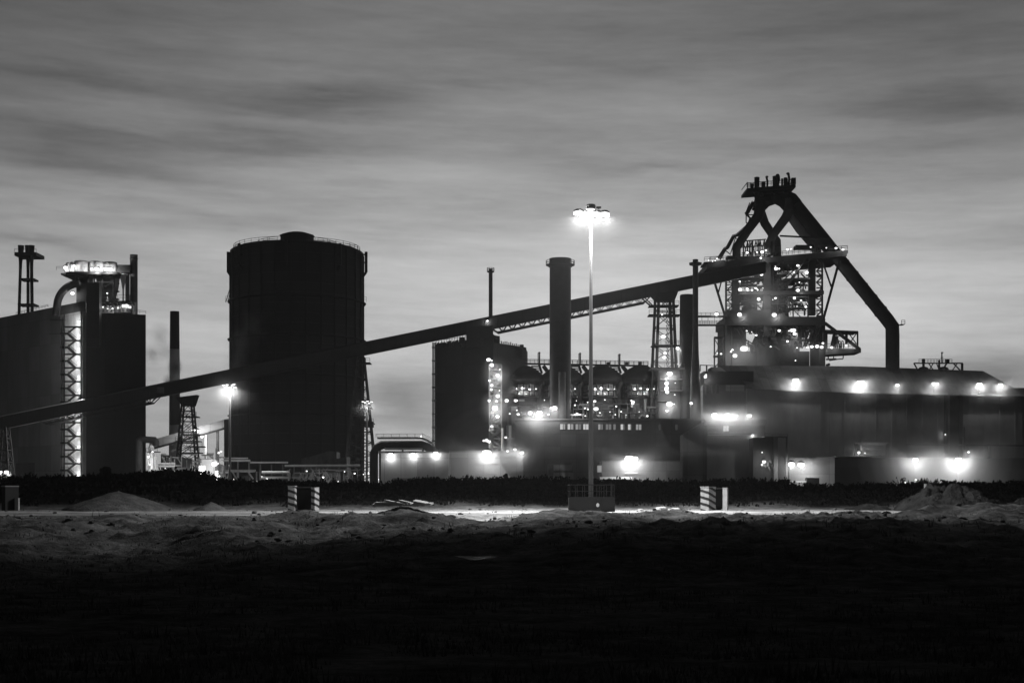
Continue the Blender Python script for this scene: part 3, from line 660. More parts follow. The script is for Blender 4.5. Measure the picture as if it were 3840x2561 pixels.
# three flues behind
YS = 575.0
ft = thing('flue_cluster', 'three slender flues with flared tops joined by a lattice behind the left building roof', 'chimney', (XX(96,YS), YS, 0))
for (pb, pt, dy) in ((62,79,0),(105,105,4),(125,118,-2)):
    top = W(pt,921,YS+dy); bot = W(pb-(0), 1500, YS+dy); 
    def at_(py): return bot.lerp(top, (1500-py)/(1500-921.))
    mb = MB(); r0, r1 = 5.2*M(YS), 11.5*M(YS)
    mb.tube([bot, at_(1010), at_(985), at_(955), at_(922), top], [r0*1.15, r0*1.05, r0*1.2, r0*1.75, r1, r1*1.02], 16); mb.build('flue', STEEL, ft, True)
mb = MB(); mb.pbox(54, 946, 136, 959, YS-3.5, 10); mb.build('platform', STEEL, ft)
mb = MB(); mb.rail(W(54,946,YS-3.5), W(136,946,YS-3.5), 1.4); mb.rail(W(54,946,YS+6), W(136,946,YS+6), 1.4); mb.build('railing', STEEL, ft)
for py, a, b_ in ((1046,72,126),(1141,66,128)):
    mb = MB(); mb.pbox(a, py-3, b_, py+4, YS-1, 6); mb.bar(W(b_,py,YS), W(b_+7,py+2,YS), .5); mb.build('cross_beam', STEEL, ft)
mb = MB()
for py in range(960, 1500, 9): mb.bar(W(113,py,YS-2.5), W(117,py,YS-2.5), .12)
mb.bar(W(113,960,YS-2.5), W(113,1500,YS-2.5), .12); mb.bar(W(117,960,YS-2.5), W(117,1500,YS-2.5), .12); mb.build('ladder', STEEL, ft)

# distant banded chimney
YD = 640.0
BAND = bpy.data.materials.new('banded_chimney'); BAND.use_nodes = True
t = BAND.node_tree; b = t.nodes['Principled BSDF']; b.inputs['Roughness'].default_value = .85
tcn = t.nodes.new('ShaderNodeTexCoord'); sp = t.nodes.new('ShaderNodeSeparateXYZ'); t.links.new(tcn.outputs['Object'], sp.inputs[0])
z_top, zb = ZZ(1168,YD), (1310-1168)*M(YD)
fr = mm('FRACT', mm('DIVIDE', mm('SUBTRACT', z_top, sp.outputs[2]), zb*2), 0); st_ = mm('GREATER_THAN', fr, .5)
wv = mm('ADD', mm('MULTIPLY', st_, .8), .03); ccn = t.nodes.new('ShaderNodeCombineColor')
for i in range(3): t.links.new(wv, ccn.inputs[i])
t.links.new(ccn.outputs[0], b.inputs['Base Color'])
dc = thing('banded_chimney', 'distant dark and pale banded chimney between stair building and gas holder', 'chimney', (XX(652,YD), YD, 0))
mb = MB(); mb.lathe(XX(655,YD), YD, [(23*M(YD),0),(20.5*M(YD),ZZ(1600,YD)),(17*M(YD),ZZ(1172,YD)),(16.4*M(YD),ZZ(1168,YD)),(12*M(YD),ZZ(1168.5,YD))], 24); mb.build('shaft', BAND, dc, True)

# second conveyor, far off, lit from below
YB = 600.0
c2 = thing('far_conveyor', 'small far conveyor bridge with lit underside rising behind the gas holder', 'conveyor', (XX(700,YB), YB, 0))
mb = MB(); A, B = W(560,1652,YB), W(900,1556,YB); dz = 30*M(YB); mb.add([A+V(0,0,-dz),B+V(0,0,-dz),B+V(0,4,-dz),A+V(0,4,-dz),A,B,B+V(0,4,0),A+V(0,4,0)], [(3,2,1,0),(4,5,6,7),(0,1,5,4),(1,2,6,5),(2,3,7,6),(3,0,4,7)]); mb.build('gallery', CLADL, c2)
MB().bar(A+V(0,-.1,-dz-.5), B+V(0,-.1,-dz-.5), .7).build('girder', STEEL, c2)
for px in (772, 815):
    mb = MB(); mb.pbox(px-4.5, 1602 if px < 800 else 1590, px+4.5, None, YB+1, 1.2); mb.build('pier', WHITE if px < 800 else STEELM, c2)
for px, py, k in ((735,1613,'xx'),(745,1611,'m'),(722,1610,'m'),(757,1634,'m')): lamp(c2, px, py+3, YB-9, k)
dk = MB(); dk.pbox(840,1573,866,None,566,8); o = dk.build('dark_shaft', CLAD, None, loc=(XX(853,566),566,0)); tag(o, 'narrow dark tower close against the left flank of the gas holder', 'tower')

# ------------------------------------------------------------------ gas holder
YH = 531.0; hx = XX(1114.5, YH-0); hr = 245.5*M(YH)
gh = thing('gas_holder', 'huge black cylindrical gas holder with a polygonal lantern on its domed roof', 'gas holder', (hx, YH, 0))
n = 28; zs = ZZ(958, YH)
mb = MB(); mb.lathe(hx, YH, [(hr,0),(hr,zs)], n, R(3)); mb.build('shell', TANK, gh)
mb = MB(); mb.lathe(hx, YH, [(hr+.25,zs),(hr+.25,zs+.9),(hr*.93,ZZ(939,YH)),(hr*.6,ZZ(926,YH)),(hr*.26,ZZ(919,YH)),(.5,ZZ(917,YH))], n, R(3)); mb.build('roof', TANK, gh)
mb = MB(); lr = 62.5*M(YH); mb.lathe(hx, YH, [(lr,ZZ(925,YH)),(lr,ZZ(886,YH)),(lr*1.06,ZZ(886,YH)),(lr*1.04,ZZ(884,YH)),(lr*.55,ZZ(874,YH)),(.3,ZZ(873,YH))], 12, R(15)); mb.build('lantern', CLAD, gh)
mb = MB()
for py in range(985, 1700, 36): z_ = ZZ(py, YH); mb.lathe(hx, YH, [(hr,z_-.12),(hr+.14,z_-.1),(hr+.14,z_+.1),(hr,z_+.12)], n, R(3))
mb.build('plate_seam', mat('holder_seam', .03, .7, .4, .3, streak=.6), gh)
mb = MB()
for k in range(n):
    a = 2*math.pi*k/n+R(3); p = V(hx+math.cos(a)*(hr+.22), YH+math.sin(a)*(hr+.22), 0); mb.bar(p, p+V(0,0,zs), .55, .5)
mb.build('stiffener', TANK, gh)
for py in (1136, 1277, 1420, 1560):
    MB().lathe(hx, YH, [(hr,ZZ(py+5,YH)),(hr+1.2,ZZ(py+3,YH)),(hr+1.2,ZZ(py,YH)),(hr,ZZ(py,YH))], n, R(3)).build('gallery', TANK, gh)
mb = MB(); mb.railring(hx, YH, hr*.955, ZZ(944,YH), 1.6, .12, 40); mb.railring(hx, YH, hr*.6, ZZ(927,YH), 1.5, .12, 26)
for s in (-1, 1):
    mb.rail((hx+s*hr*.93,YH-2,ZZ(939,YH)), (hx+s*hr*.6,YH-2,ZZ(926,YH)), 1.5, .12); mb.rail((hx+s*hr*.6,YH-2,ZZ(926,YH)), (hx+s*lr,YH-2,ZZ(920,YH)), 1.5, .12)
mb.build('roof_railing', STEEL, gh)
for k in range(8):
    a = 2*math.pi*k/8; u = V(math.cos(a), math.sin(a), 0); mb = MB(); c = V(hx, YH, 0)+u*(hr+1.3)
    mb.bar(c+V(0,0,ZZ(1022,YH)), c+V(0,0,ZZ(945,YH)), 1.0, .9); mb.bar(c+V(0,0,ZZ(1022,YH)), V(hx,YH,0)+u*(hr-.1)+V(0,0,ZZ(1040,YH)), .8)
    for py in (955, 985): mb.bar(c+V(0,0,ZZ(py,YH)), c-u*1.5+V(0,0,ZZ(py,YH)), .5)
    mb.build('guide_frame', STEEL, gh)
for (px, py, dx) in ((905,927,20),(1290,927,22),(925,920,9),(1235,922,12)):
    mb = MB(); mb.pbox(px-dx, py-4, px+dx, py+8, YH-4, 6); mb.build('roof_box', CLAD, gh)
mb = MB(); mb.rail((hx-hr-1.9,YH-2,ZZ(1136,YH)), (hx-hr-.2,YH-2,ZZ(1136,YH)), 2.2); mb.bar((hx-hr-1.8,YH-2,ZZ(1136,YH)), (hx-hr-.3,YH-2,ZZ(1085,YH)), .25); mb.bar((hx-hr-1.1,YH-2,ZZ(1136,YH)), (hx-hr-.2,YH-2,ZZ(1095,YH)), .2); mb.rail((hx+hr+.2,YH-2,ZZ(1136,YH)), (hx+hr+1.6,YH-2,ZZ(1136,YH)), 2.0)
mb.build('side_ladder', STEEL, gh)

# ------------------------------------------------------------------ long conveyor
cv = thing('conveyor_gallery', 'long covered conveyor gallery sloping up across the picture to the furnace top', 'conveyor', (XX(1300,480), 480, 0))
A, B = W(-260,1613,470), W(2872,977,508); D = 3.9
def CV(px, dz=0.0, dy=0.0):
    k = (px-CX)/F; t_ = (k*A.y-A.x)/((B.x-A.x)-k*(B.y-A.y)); p = A.lerp(B, t_); return p+V(0,dy,dz)
mb = MB(); h = 4.25
q = [V(0,0,-h),V(0,D,-h),V(0,D,-.3),V(0,D*.5,.35),V(0,0,-.3)]
mb.add([A+v for v in q]+[B+v for v in q], [(4,3,2,1,0),(5,6,7,8,9)]+[(i,(i+1)%5,(i+1)%5+5,i+5) for i in range(5)]); mb.build('gallery', CLAD, cv)
mb = MB(); 
for i in range(66):
    p = A.lerp(B, i/65); mb.bar(p+V(0,-.06,-h), p+V(0,-.06,-.35), .22, .1)
mb.bar(A+V(0,-.1,-h), B+V(0,-.1,-h), .35); mb.build('rib', STEEL, cv)
def belly(pxa, pxb, drop, n):
    mb = MB()
    for dy in (0.1, D-.1):
        mb.bar(CV(pxa,-h-.0,dy), CV(pxa+22,-h-drop,dy), .3); mb.bar(CV(pxb,-h,dy), CV(pxb-22,-h-drop,dy), .3); mb.bar(CV(pxa+22,-h-drop,dy), CV(pxb-22,-h-drop,dy), .55)
        for i in range(n):
            a = pxa+22+(pxb-pxa-44)*(i+.5)/n; mb.bar(CV(a,-h-drop,dy), CV(a-14,-h,dy), .22); mb.bar(CV(a,-h-drop,dy), CV(a+14,-h,dy), .22); mb.bar(CV(a,-h-drop,dy), CV(a,-h,dy), .16)
    mb.build('truss', STEEL, cv)
belly(1845, 2440, 1.75, 15); belly(150, 590, 1.5, 14)
lamp(cv, 1828, 1203, CV(1828).y-.6, 's'); lamp(cv, 100, 1560, CV(100).y-.4, 't') if False else None
mb = MB(); a = CV(600,-.2,-.1); mb.box(a.x-1,a.y-.4,a.z-3,a.x+1.4,a.y,a.z-1); mb.build('hatch', STEELM, cv)

# trestles carrying it
def trestle(label, px, pyt, hw_t, hw_b, plats, Y, head, n=11, pxb=None):
    t_ = thing('conveyor_trestle', label, 'trestle', (XX(pxb or px,Y), Y, 0), 'lattice trestles under the conveyor')
    mb_ = M(Y); c1 = V(XX(px,Y), Y, ZZ(pyt,Y)); c0 = V(XX(pxb or px,Y), Y, 0)
    lattice(t_, c0, hw_b*mb_, 3.2, c1, hw_t*mb_, 1.7, n, .55, .2)
    for (py, x0, x1) in plats:
        mb = MB(); mb.pbox(x0, py, x1, py+4, Y-3, 6); mb.rail(W(x0,py,Y-3), W(x1,py,Y-3), 1.4, .11, 1.4); mb.rail(W(x0,py,Y+3), W(x1,py,Y+3), 1.4, .11, 1.4); mb.build('platform', STEEL, t_)
    if head:
        mb = MB(); x0, y0, x1, y1 = head; mb.prism([(x0-24,y0+4),(x1+14,y0-6),(x1,y1),(x0,y1)], Y-1.5, 4); mb.build('head_frame', STEEL, t_)
    return t_
t1 = trestle('dark lattice trestle under the conveyor between stair building and gas holder', 704, 1500, 17, 46, [(1560,684,736),(1627,668,745),(1652,658,742),(1672,700,758),(1696,680,748)], 476, (682,1486,724,1522), 9)
mb = MB(); mb.prism([(688,1716),(712,1716),(716,1745),(690,1742)], 474, 2); mb.build('lit_casing', WHITE, t1); mb = MB(); mb.prism([(692,1750),(722,1750),(722,1766),(690,1766)], 473, 2); mb.build('lit_cabin', PAINT, t1)
for px, py, k in ((700,1750,'t'),(730,1612,'s'),(752,1760,'s'),(712,1730,'t')): lamp(t1, px, py, 470, k)
t2 = trestle('tall leaning lattice trestle hard against the right side of the gas holder', 1352, 1338, 13, 66, [(1358,1340,1387),(1528,1350,1392),(1585,1352,1400)], 488, None, 13, 1352)
mb = MB(); mb.pbox(1366,1580,1399,1602,485,3); mb.build('landing_box', STEEL, t2)
for px, py, k in ((1378,1774,'m'),(1363,1778,'t'),(1422,1797,'t')): lamp(t2, px, py, 482, k)
t3 = trestle('wide lattice trestle with railed platforms under the conveyor left of the furnace', 2491, 1106, 33, 66, [(1143,2436,2546),(1178,2434,2552),(1293,2446,2560)], 487, (2462,1098,2530,1128), 12)
mb = MB(); mb.bar(W(2408,1120,487), W(2440,1148,487), .5); mb.bar(W(2414,1114,488), W(2448,1146,488), .35)
for a, b_ in ((2470,2462),(2512,2522)): mb.bar(W(a,1128,486), W(b_,1385,486), .95)
mb.zig(W(2498,1128,489), W(2498,1380,489), W(2508,1128,489), W(2508,1380,489), 16, .14, True); mb.build('lift_frame', STEEL, t3)
for px, py, k in ((2487,1262,'m'),(2494,1324,'m'),(2491,1340,'m'),(2541,1306,'m'),(2542,1365,'s'),(2483,1180,'t')): lamp(t3, px, py, 483, k)
t4 = trestle('dark lattice trestle under the conveyor at the left edge of the picture', 15, 1600, 12, 34, [(1780,-20,40)], 474, None, 6)
for px, py, k in ((24,1770,'l'),(2,1771,'m'),(46,1787,'t')): lamp(t4, px, py, 470, k)
mb = MB(); mb.pbox(8,1778,36,1800,473,2); mb.build('lit_cabin', WHITE, t4)

# ------------------------------------------------------------------ yard between stair building and gas holder
mast('floodlight_mast', 'pale floodlight mast in front of the left flank of the gas holder', 862, 1449, 424, [(837,1444,.3),(853,1443,-.5),(870,1443,.4),(878,1441,-.3),(845,1451,.3),(862,1452,-.6),(880,1452,.2)], .42, .3, 380.)
mast('floodlight_mast', 'short floodlight mast whose lamps burn beside the leaning trestle at the gas holder', 1376, 1511, 470, [(1361,1506,.3),(1371,1510,-.5),(1378,1504,.4),(1384,1512,-.3),(1393,1506,.3)], .4, .3, 90., cone=120, pitch=5)
def simple(name, label, cat, mb, m_, base, smooth=False, group=None):
    o = mb.build(name, m_, None, smooth, loc=base); return tag(o, label, cat, group)
YY = 440.0
v = thing('process_vessel', 'white upright vessel glowing in lamp light at the foot of the stair building', 'vessel', (XX(568,YY), YY, 0))
mb = MB(); mb.lathe(XX(567,YY), YY, [(10*M(YY),ZZ(1690,YY)),(11*M(YY),ZZ(1680,YY)),(8*M(YY),ZZ(1671,YY)),(1*M(YY),ZZ(1667,YY))], 18); mb.build('dome', WHITE, v, True)
mb = MB(); mb.lathe(XX(567,YY), YY, [(9*M(YY),0),(9*M(YY),ZZ(1700,YY)),(7*M(YY),ZZ(1691,YY))], 18); mb.build('shell', WHITE, v, True)
mb = MB(); mb.tube([W(582,1830,YY), W(582,1705,YY)], 5*M(YY), 12); mb.tube([W(556,1745,YY-2),W(556,1700,YY-2)], .5, 8); mb.build('riser_pipe', PAINT, v, True)
mb = MB(); mb.pbox(548,1692,590,1695,YY-2,4); mb.rail(W(548,1692,YY-2), W(590,1692,YY-2), 1.0); mb.build('platform', STEEL, v)
for px, py, k in ((556,1712,'m'),(563,1742,'s'),(572,1694,'s')): lamp(v, px, py, YY-6, k)
mb = MB(); mb.tube([W(522,1840,446), W(522,1652,446), W(530,1647,446), W(578,1650,446), W(584,1657,446), W(584,1672,446)], 13*M(446), 14); simple('bent_gas_pipe', 'thick dark pipe bending over the glowing white vessel', 'pipe', mb, STEELM, (XX(522,446),446,0), True)
mb = MB(); mb.prism([(603,1703),(690,1718),(690,1840),(603,1840)], 452, 12); b1 = simple('low_shed', 'low dark shed with a sloping roof behind the left trestle foot', 'shed', mb, STEELM, (XX(640,452),452,0))
YP_ = 432.0
b2 = thing('pipe_rack', 'pipe rack of pale horizontal pipes behind the bank left of the left trestle', 'pipe rack', (XX(620,YP_), YP_, 0))
mb = MB()
for py in (1739, 1748, 1766, 1774): mb.tube([W(592,py,YP_), W(656,py,YP_)], .32, 8)
mb.build('pipe', PAINT, b2, True); mb = MB()
for px in (597, 612, 628, 644): MB().bar(W(px,1850,YP_+.6), W(px,1735,YP_+.6), .35).build('post', STEELM, b2)
lamp(b2, 505, 1797, YP_-3, 's'); lamp(b2, 518, 1788, YP_-3, 't'); lamp(b2, 620, 1757, YP_-4, 's')
b3 = thing('pump_house', 'small floodlit pump house cluster right of the left trestle', 'shed', (XX(790,YP_), YP_, 0))
mb = MB(); mb.pbox(756,1722,806,None,YP_+4,6); mb.build('wall', CLADL, b3); mb = MB(); mb.pbox(745,1745,765,None,YP_+1,2.5); mb.build('annex', WHITE, b3)
for q in ([W(813,1850,YP_), W(813,1765,YP_)], [W(822,1850,YP_), W(822,1790,YP_)], [W(813,1680,YP_+30), W(813,1800,YP_+30)]): MB().tube(q, .45, 10).build('vent_pipe', WHITE, b3, True)
for px, py, k in ((804,1739,'l'),(815,1738,'s'),(820,1698,'s'),(829,1693,'s'),(823,1785,'s'),(876,1797,'t'),(752,1762,'s')): lamp(b3, px, py, YP_-3, k)
YQ = 424.0
pt_ = thing('pipe_gantry', 'pale braced pipe gantry in front of the gas holder beneath the left floodlight mast', 'gantry', (XX(895,YQ), YQ, 0))
for px in (842, 892): MB().bar(W(px,1850,YQ), W(px,1764,YQ), .55).build('post', PAINT, pt_)
mb = MB(); mb.bar(W(838,1764,YQ), W(958,1764,YQ), .6); mb.bar(W(842,1767,YQ+2), W(955,1767,YQ+2), .4); mb.build('beam', PAINT, pt_)
mb = MB(); mb.bar(W(842,1812,YQ), W(858,1775,YQ), .35); mb.bar(W(870,1766,YQ), W(890,1800,YQ), .4); mb.bar(W(928,1766,YQ), W(950,1796,YQ), .4); mb.build('brace', PAINT, pt_)
mb = MB(); mb.pbox(908,1784,934,1812,YQ+1,3); mb.build('control_box', BLACKP, pt_)
pr = thing('pipe_rack', 'pipe rack with two bright parallel pipes before the middle of the gas holder', 'pipe rack', (XX(1035,YQ), YQ, 0))
mb = MB()
for py in (1771, 1790): mb.tube([W(982,py,YQ), W(1080,py,YQ), W(1084,py+4,YQ), W(1086,1830,YQ)] if py == 1771 else [W(980,py,YQ), W(1082,py,YQ)], .4, 10)
mb.build('pipe', PAINT, pr, True); mb = MB()
for px in (962, 975, 990): MB().bar(W(px,1840,YQ+1), W(px,1768,YQ+1), .5).build('post', STEELM, pr)
mb = MB(); mb.prism([(935,1806),(995,1810),(960,1803)], YQ-2, 4); mb.build('cover_plate', PAINT, pr)
lamp(pr, 1000, 1795, YQ-3, 't')
pl = thing('long_pipeline', 'long pale pipeline running level across the foot of the gas holder', 'pipeline', (XX(1100,452), 452, 0))
mb = MB()
for a, b_, py, r_ in ((838,938,1727,.34),(838,930,1718,.25),(1068,1350,1746,.36),(938,1080,1734,.3)): mb.tube([W(a,py,452), W(b_,py,452)], r_, 10)
mb.build('pipe', PAINT, pl, True); mb = MB()
for px in range(850, 1350, 42): mb.bar(W(px,1850,453), W(px,1722 if px < 940 else 1740,453), .4)
mb.build('trestle_leg', STEELM, pl)
mb = MB(); mb.prism([(1130,1720),(1185,1706),(1235,1690),(1262,1694),(1262,1720),(1300,1712),(1300,1840),(1130,1840)], 468, 10); simple('coal_heap', 'faintly lit sloping heap at the foot of the gas holder', 'heap', mb, mat('heap_coal', .07, .95, .5, .4), (XX(1200,468),468,0))
mb = MB(); rr = random.Random(33)
for k in range(60):
    a = rr.uniform(596, 838); y0 = rr.uniform(1700, 1778); q = rr.random(); mb.bar(W(a,y0,448+rr.uniform(-4,4)), W(a+(0 if q < .5 else rr.uniform(10,44)), y0+(rr.uniform(14,60) if q < .5 else 0 if q < .85 else 22), 448), rr.uniform(.16,.5))
for a, y0, b_, y1 in ((640,1752,690,1800),(700,1768,742,1800),(770,1752,800,1800),(816,1744,838,1790)): mb.pbox(a, y0, b_, y1, 449, 3)
simple('yard_pipework', 'crowded pipework and small casings between stair building and left mast', 'pipework', mb, PAINT, (XX(720,448),448,0))
mb = MB(); rr = random.Random(31)
for k in range(90):
    a = rr.uniform(1085, 1345); y0 = rr.uniform(1752, 1800); mb.bar(W(a,y0,446), W(a+rr.choice((0,0,22,-16)), y0+rr.choice((34,26,0)), 446), rr.uniform(.18,.4))
mb.pbox(1100,1772,1180,1776,446,3); mb.pbox(1200,1760,1345,1764,446,3); mb.pbox(1096,1778,1128,1830,447,3); mb.pbox(1236,1770,1262,1830,447,3); yp = simple('yard_pipework', 'tangle of dim yard pipework between the gas holder and the bank', 'pipework', mb, STEELM, (XX(1210,446),446,0))
for px, py, k in ((1292,1768,'t'),(1212,1789,'s'),(1150,1766,'t'),(1268,1806,'t'),(1330,1775,'t')): lamp(yp, px, py, 442, k)
# ------------------------------------------------------------------ middle: pipe bridge, pale low building, bunker block, stoves
YI = 462.0
pb = thing('pipe_bridge', 'fat dark gas main with railed walkway between leaning trestle and bunker block', 'pipe bridge', (XX(1520,YI), YI, 0))
mb = MB(); mb.tube([W(1402,1850,YI), W(1402,1700,YI), W(1412,1680,YI), W(1432,1668,YI), W(1580,1668,YI), W(1604,1676,YI), W(1650,1712,YI), W(1668,1740,YI)], 16*M(YI), 18); mb.build('gas_main', RUST, pb, True)
mb = MB()
for py, a, b_ in ((1679,1444,1585),(1691,1418,1590)): mb.tube([W(a,py+4,YI-2.2), W(b_,py+4,YI-2.2)], .34, 10)
mb.build('small_pipe', PAINT, pb, True)
mb = MB(); mb.tube([W(1415,1642,YI-2), W(1580,1642,YI-2), W(1600,1650,YI-2), W(1625,1664,YI-2)], .38, 10); mb.build('top_pipe', PAINT, pb, True)
mb = MB(); mb.rail(W(1410,1641,YI-1.5), W(1585,1640,YI-1.5), 1.2, .12); mb.rail(W(1410,1641,YI+1.5), W(1585,1640,YI+1.5), 1.2, .12); mb.rail(W(1585,1640,YI-1.5), W(1625,1660,YI-1.5), 1.2, .12); mb.build('railing', STEELM, pb)
mb = MB(); 
for px in (1425, 1510, 1586): mb.bar(W(px,1850,YI), W(px,1684,YI), .6)
mb.build('support', STEEL, pb); lamp(pb, 1580, 1634, YI-2, 't')
# pale low building
YL = 430.0
lb = thing('low_building', 'long low pale clad building with three wall lamps just behind the bank', 'building', (XX(1690,YL), YL, 0))
mb = MB(); mb.pbox(1428,1697,1683,None,YL,16); mb.build('wall', CLADL, lb)
mb = MB(); mb.pbox(1683,1694,1962,None,YL+3,15); mb.build('side_wing', mat('wing_cladding', .2, .7, .25, .12, seam=(5, 12), streak=.8), lb)  # side wing in a darker tone of the pale cladding
mb = MB(); mb.pbox(1424,1692,1684,1698,YL-.5,17); mb.pbox(1683.2,1690,1964,1695,YL+2.6,16); mb.build('roof', ROOF, lb)
mb = MB(); mb.pbox(1472,1792,1668,None,YL-.25,.2); mb.build('dark_plinth', CLADM, lb)
for a, b_, py in ((1783,1862,1776),(1700,1765,1790)): 
    mb = MB(); mb.pbox(a,py,b_,None,YL+2.8,.15); mb.build('roller_door', CLADM, lb)
mb = MB(); mb.pbox(1782,1737,1866,1739,YL+2.0,.9); mb.build('canopy', STEELM, lb)
for px, py, k in ((1465,1704,'m'),(1550,1702,'m'),(1634,1699,'m')): lamp(lb, px, py, YL-1.1, k)
lamp(lb, 1825, 1698, YL-4, 'x')
for px, py, k in ((1957,1697,'m'),(1931,1685,'s'),(1903,1691,'s')): lamp(lb, px, py, YL+.4, k)

# bunker block
YK = 486.0
bk = thing('bunker_block', 'broad black bunker block under the conveyor with a rough railed roof line', 'building', (XX(1800,YK), YK, 0))
a0, c0, b0 = (XX(1634,YK+8), YK+8), (XX(1850,YK-4), YK-4), (XX(1970,YK+6), YK+6)
mb = MB(); mb.plan([a0, c0, (c0[0]+1,c0[1]+20), (a0[0]+1,a0[1]+20)], 0, [ZZ(1291,a0[1]), ZZ(1268,c0[1]), ZZ(1268,c0[1]), ZZ(1291,a0[1])]); mb.build('wall', CLAD, bk)
mb = MB(); mb.plan([(c0[0]+.05,c0[1]+.2), b0, (b0[0]+1,b0[1]+18), (c0[0]+1,c0[1]+18)], 0, [ZZ(1284,c0[1]), ZZ(1302,b0[1]), ZZ(1302,b0[1]), ZZ(1284,c0[1])]); mb.build('side_wing', CLAD, bk)
mb = MB(); mb.pbox(1748,1222,1848,1300,YK-2,12); mb.prism([(1846,1252),(1858,1258),(1874,1260),(1874,1290),(1846,1290)], YK-1, 9); mb.build('head_house', CLAD, bk)
mb = MB(); rr = random.Random(3)
for k in range(26):
    px = 1637+k*4.4; h_ = rr.uniform(2, 9); mb.pbox(px, 1290-(px-1634)*.1-h_, px+rr.uniform(2,6), 1300, YK+rr.uniform(1,6), 2)
mb.pbox(1722,1264,1742,1290,YK+1,5); mb.rail(W(1636,1288,YK+6), W(1745,1276,YK+1), 2.0, .15, 1.0)
for k in range(12): px = 1878+k*7; mb.pbox(px, 1283+(px-1876)*.15-rr.uniform(1,6), px+4, 1305, YK+3, 2)
mb.pbox(1950,1292,1964,1310,YK+1,4); mb.pbox(1958,1303,1974,1345,YK+2,4); mb.build('roof_clutter', STEEL, bk)
mb = MB()
for dx in (1623, 1633): mb.bar(W(dx,1850,YK+5), W(dx,1284,YK+5), .35)
mb.zig(W(1623,1700,YK+5), W(1623,1286,YK+5), W(1633,1700,YK+5), W(1633,1286,YK+5), 38, .2, True)
for py in range(1300, 1700, 50): mb.pbox(1619, py, 1636, py+4, YK+4, 2)
mb.build('ladder_tower', STEEL, bk)
# open stair tower with lamps in front of it
YT = 474.0
sw = thing('stair_tower', 'narrow open stair tower studded with small lamps between bunker block and stoves', 'stair tower', (XX(1858,YT), YT, 0))
lattice(sw, (XX(1858,YT),YT,0), 22*M(YT), 2.0, (XX(1858,YT),YT,ZZ(1368,YT)), 22*M(YT), 2.0, 16, .4, .16, STEELM)
mb = MB()
for k in range(13):
    py = 1385+k*32; mb.pbox(1834, py, 1882, py+3, YT-2, 4); mb.rail(W(1834,py,YT-2), W(1882,py,YT-2), 1.1, .1); mb.bar(W(1838,py+32,YT-1.5), W(1878,py,YT-1.5), .4, .5) if k % 2 else mb.bar(W(1838,py,YT-1.5), W(1878,py+32,YT-1.5), .4, .5)
mb.build('flight', STEELM, sw)
for px, py, k in ((1832,1349,'m'),(1844,1352,'t'),(1844,1369,'m'),(1874,1385,'s'),(1866,1407,'l'),(1836,1427,'s'),(1844,1445,'s'),(1842,1461,'s'),(1873,1464,'s'),(1867,1485,'m'),(1862,1504,'s'),(1834,1502,'m'),(1856,1530,'l'),(1866,1562,'m'),(1844,1599,'s'),(1825,1651,'m'),(1834,1655,'m'),(1814,1652,'s')): lamp(sw, px, py, YT-3.2, k)
mb = MB(); mb.pbox(1842,1540,1852,1600,YT-1,1.5); mb.build('lit_panel', PAINT, sw)
mb = MB(); mb.tube([W(1884,1850,YT-2), W(1884,1605,YT-2)], .45, 10); mb.tube([W(1917,1850,YT+2), W(1917,1595,YT+2)], 1.6, 14); mb.build('lit_pipe', PAINT, sw, True)
for px, py, k in ((1900,1502,'m'),(1934,1502,'m'),(1896,1640,'s')): lamp(sw, px, py, YT-6, k)
# thin chimney
tcx = thing('thin_chimney', 'very thin chimney with a small top platform rising behind the conveyor', 'chimney', (XX(1840,YK+22), YK+22, 0))
Y_ = YK+22; mb = MB(); mb.lathe(XX(1840,Y_), Y_, [(7.5*M(Y_),0),(7.3*M(Y_),ZZ(1040,Y_)),(7*M(Y_),ZZ(1008,Y_)),(5*M(Y_),ZZ(1008.3,Y_))], 16); mb.build('shaft', STEELM, tcx, True)
mb = MB(); mb.lathe(XX(1840,Y_), Y_, [(12*M(Y_),ZZ(1022,Y_)),(14*M(Y_),ZZ(1019,Y_)),(14*M(Y_),ZZ(1017,Y_))], 16); mb.railring(XX(1840,Y_), Y_, 13.5*M(Y_), ZZ(1017,Y_), 1.1, .12, 10); mb.build('platform', STEELM, tcx)
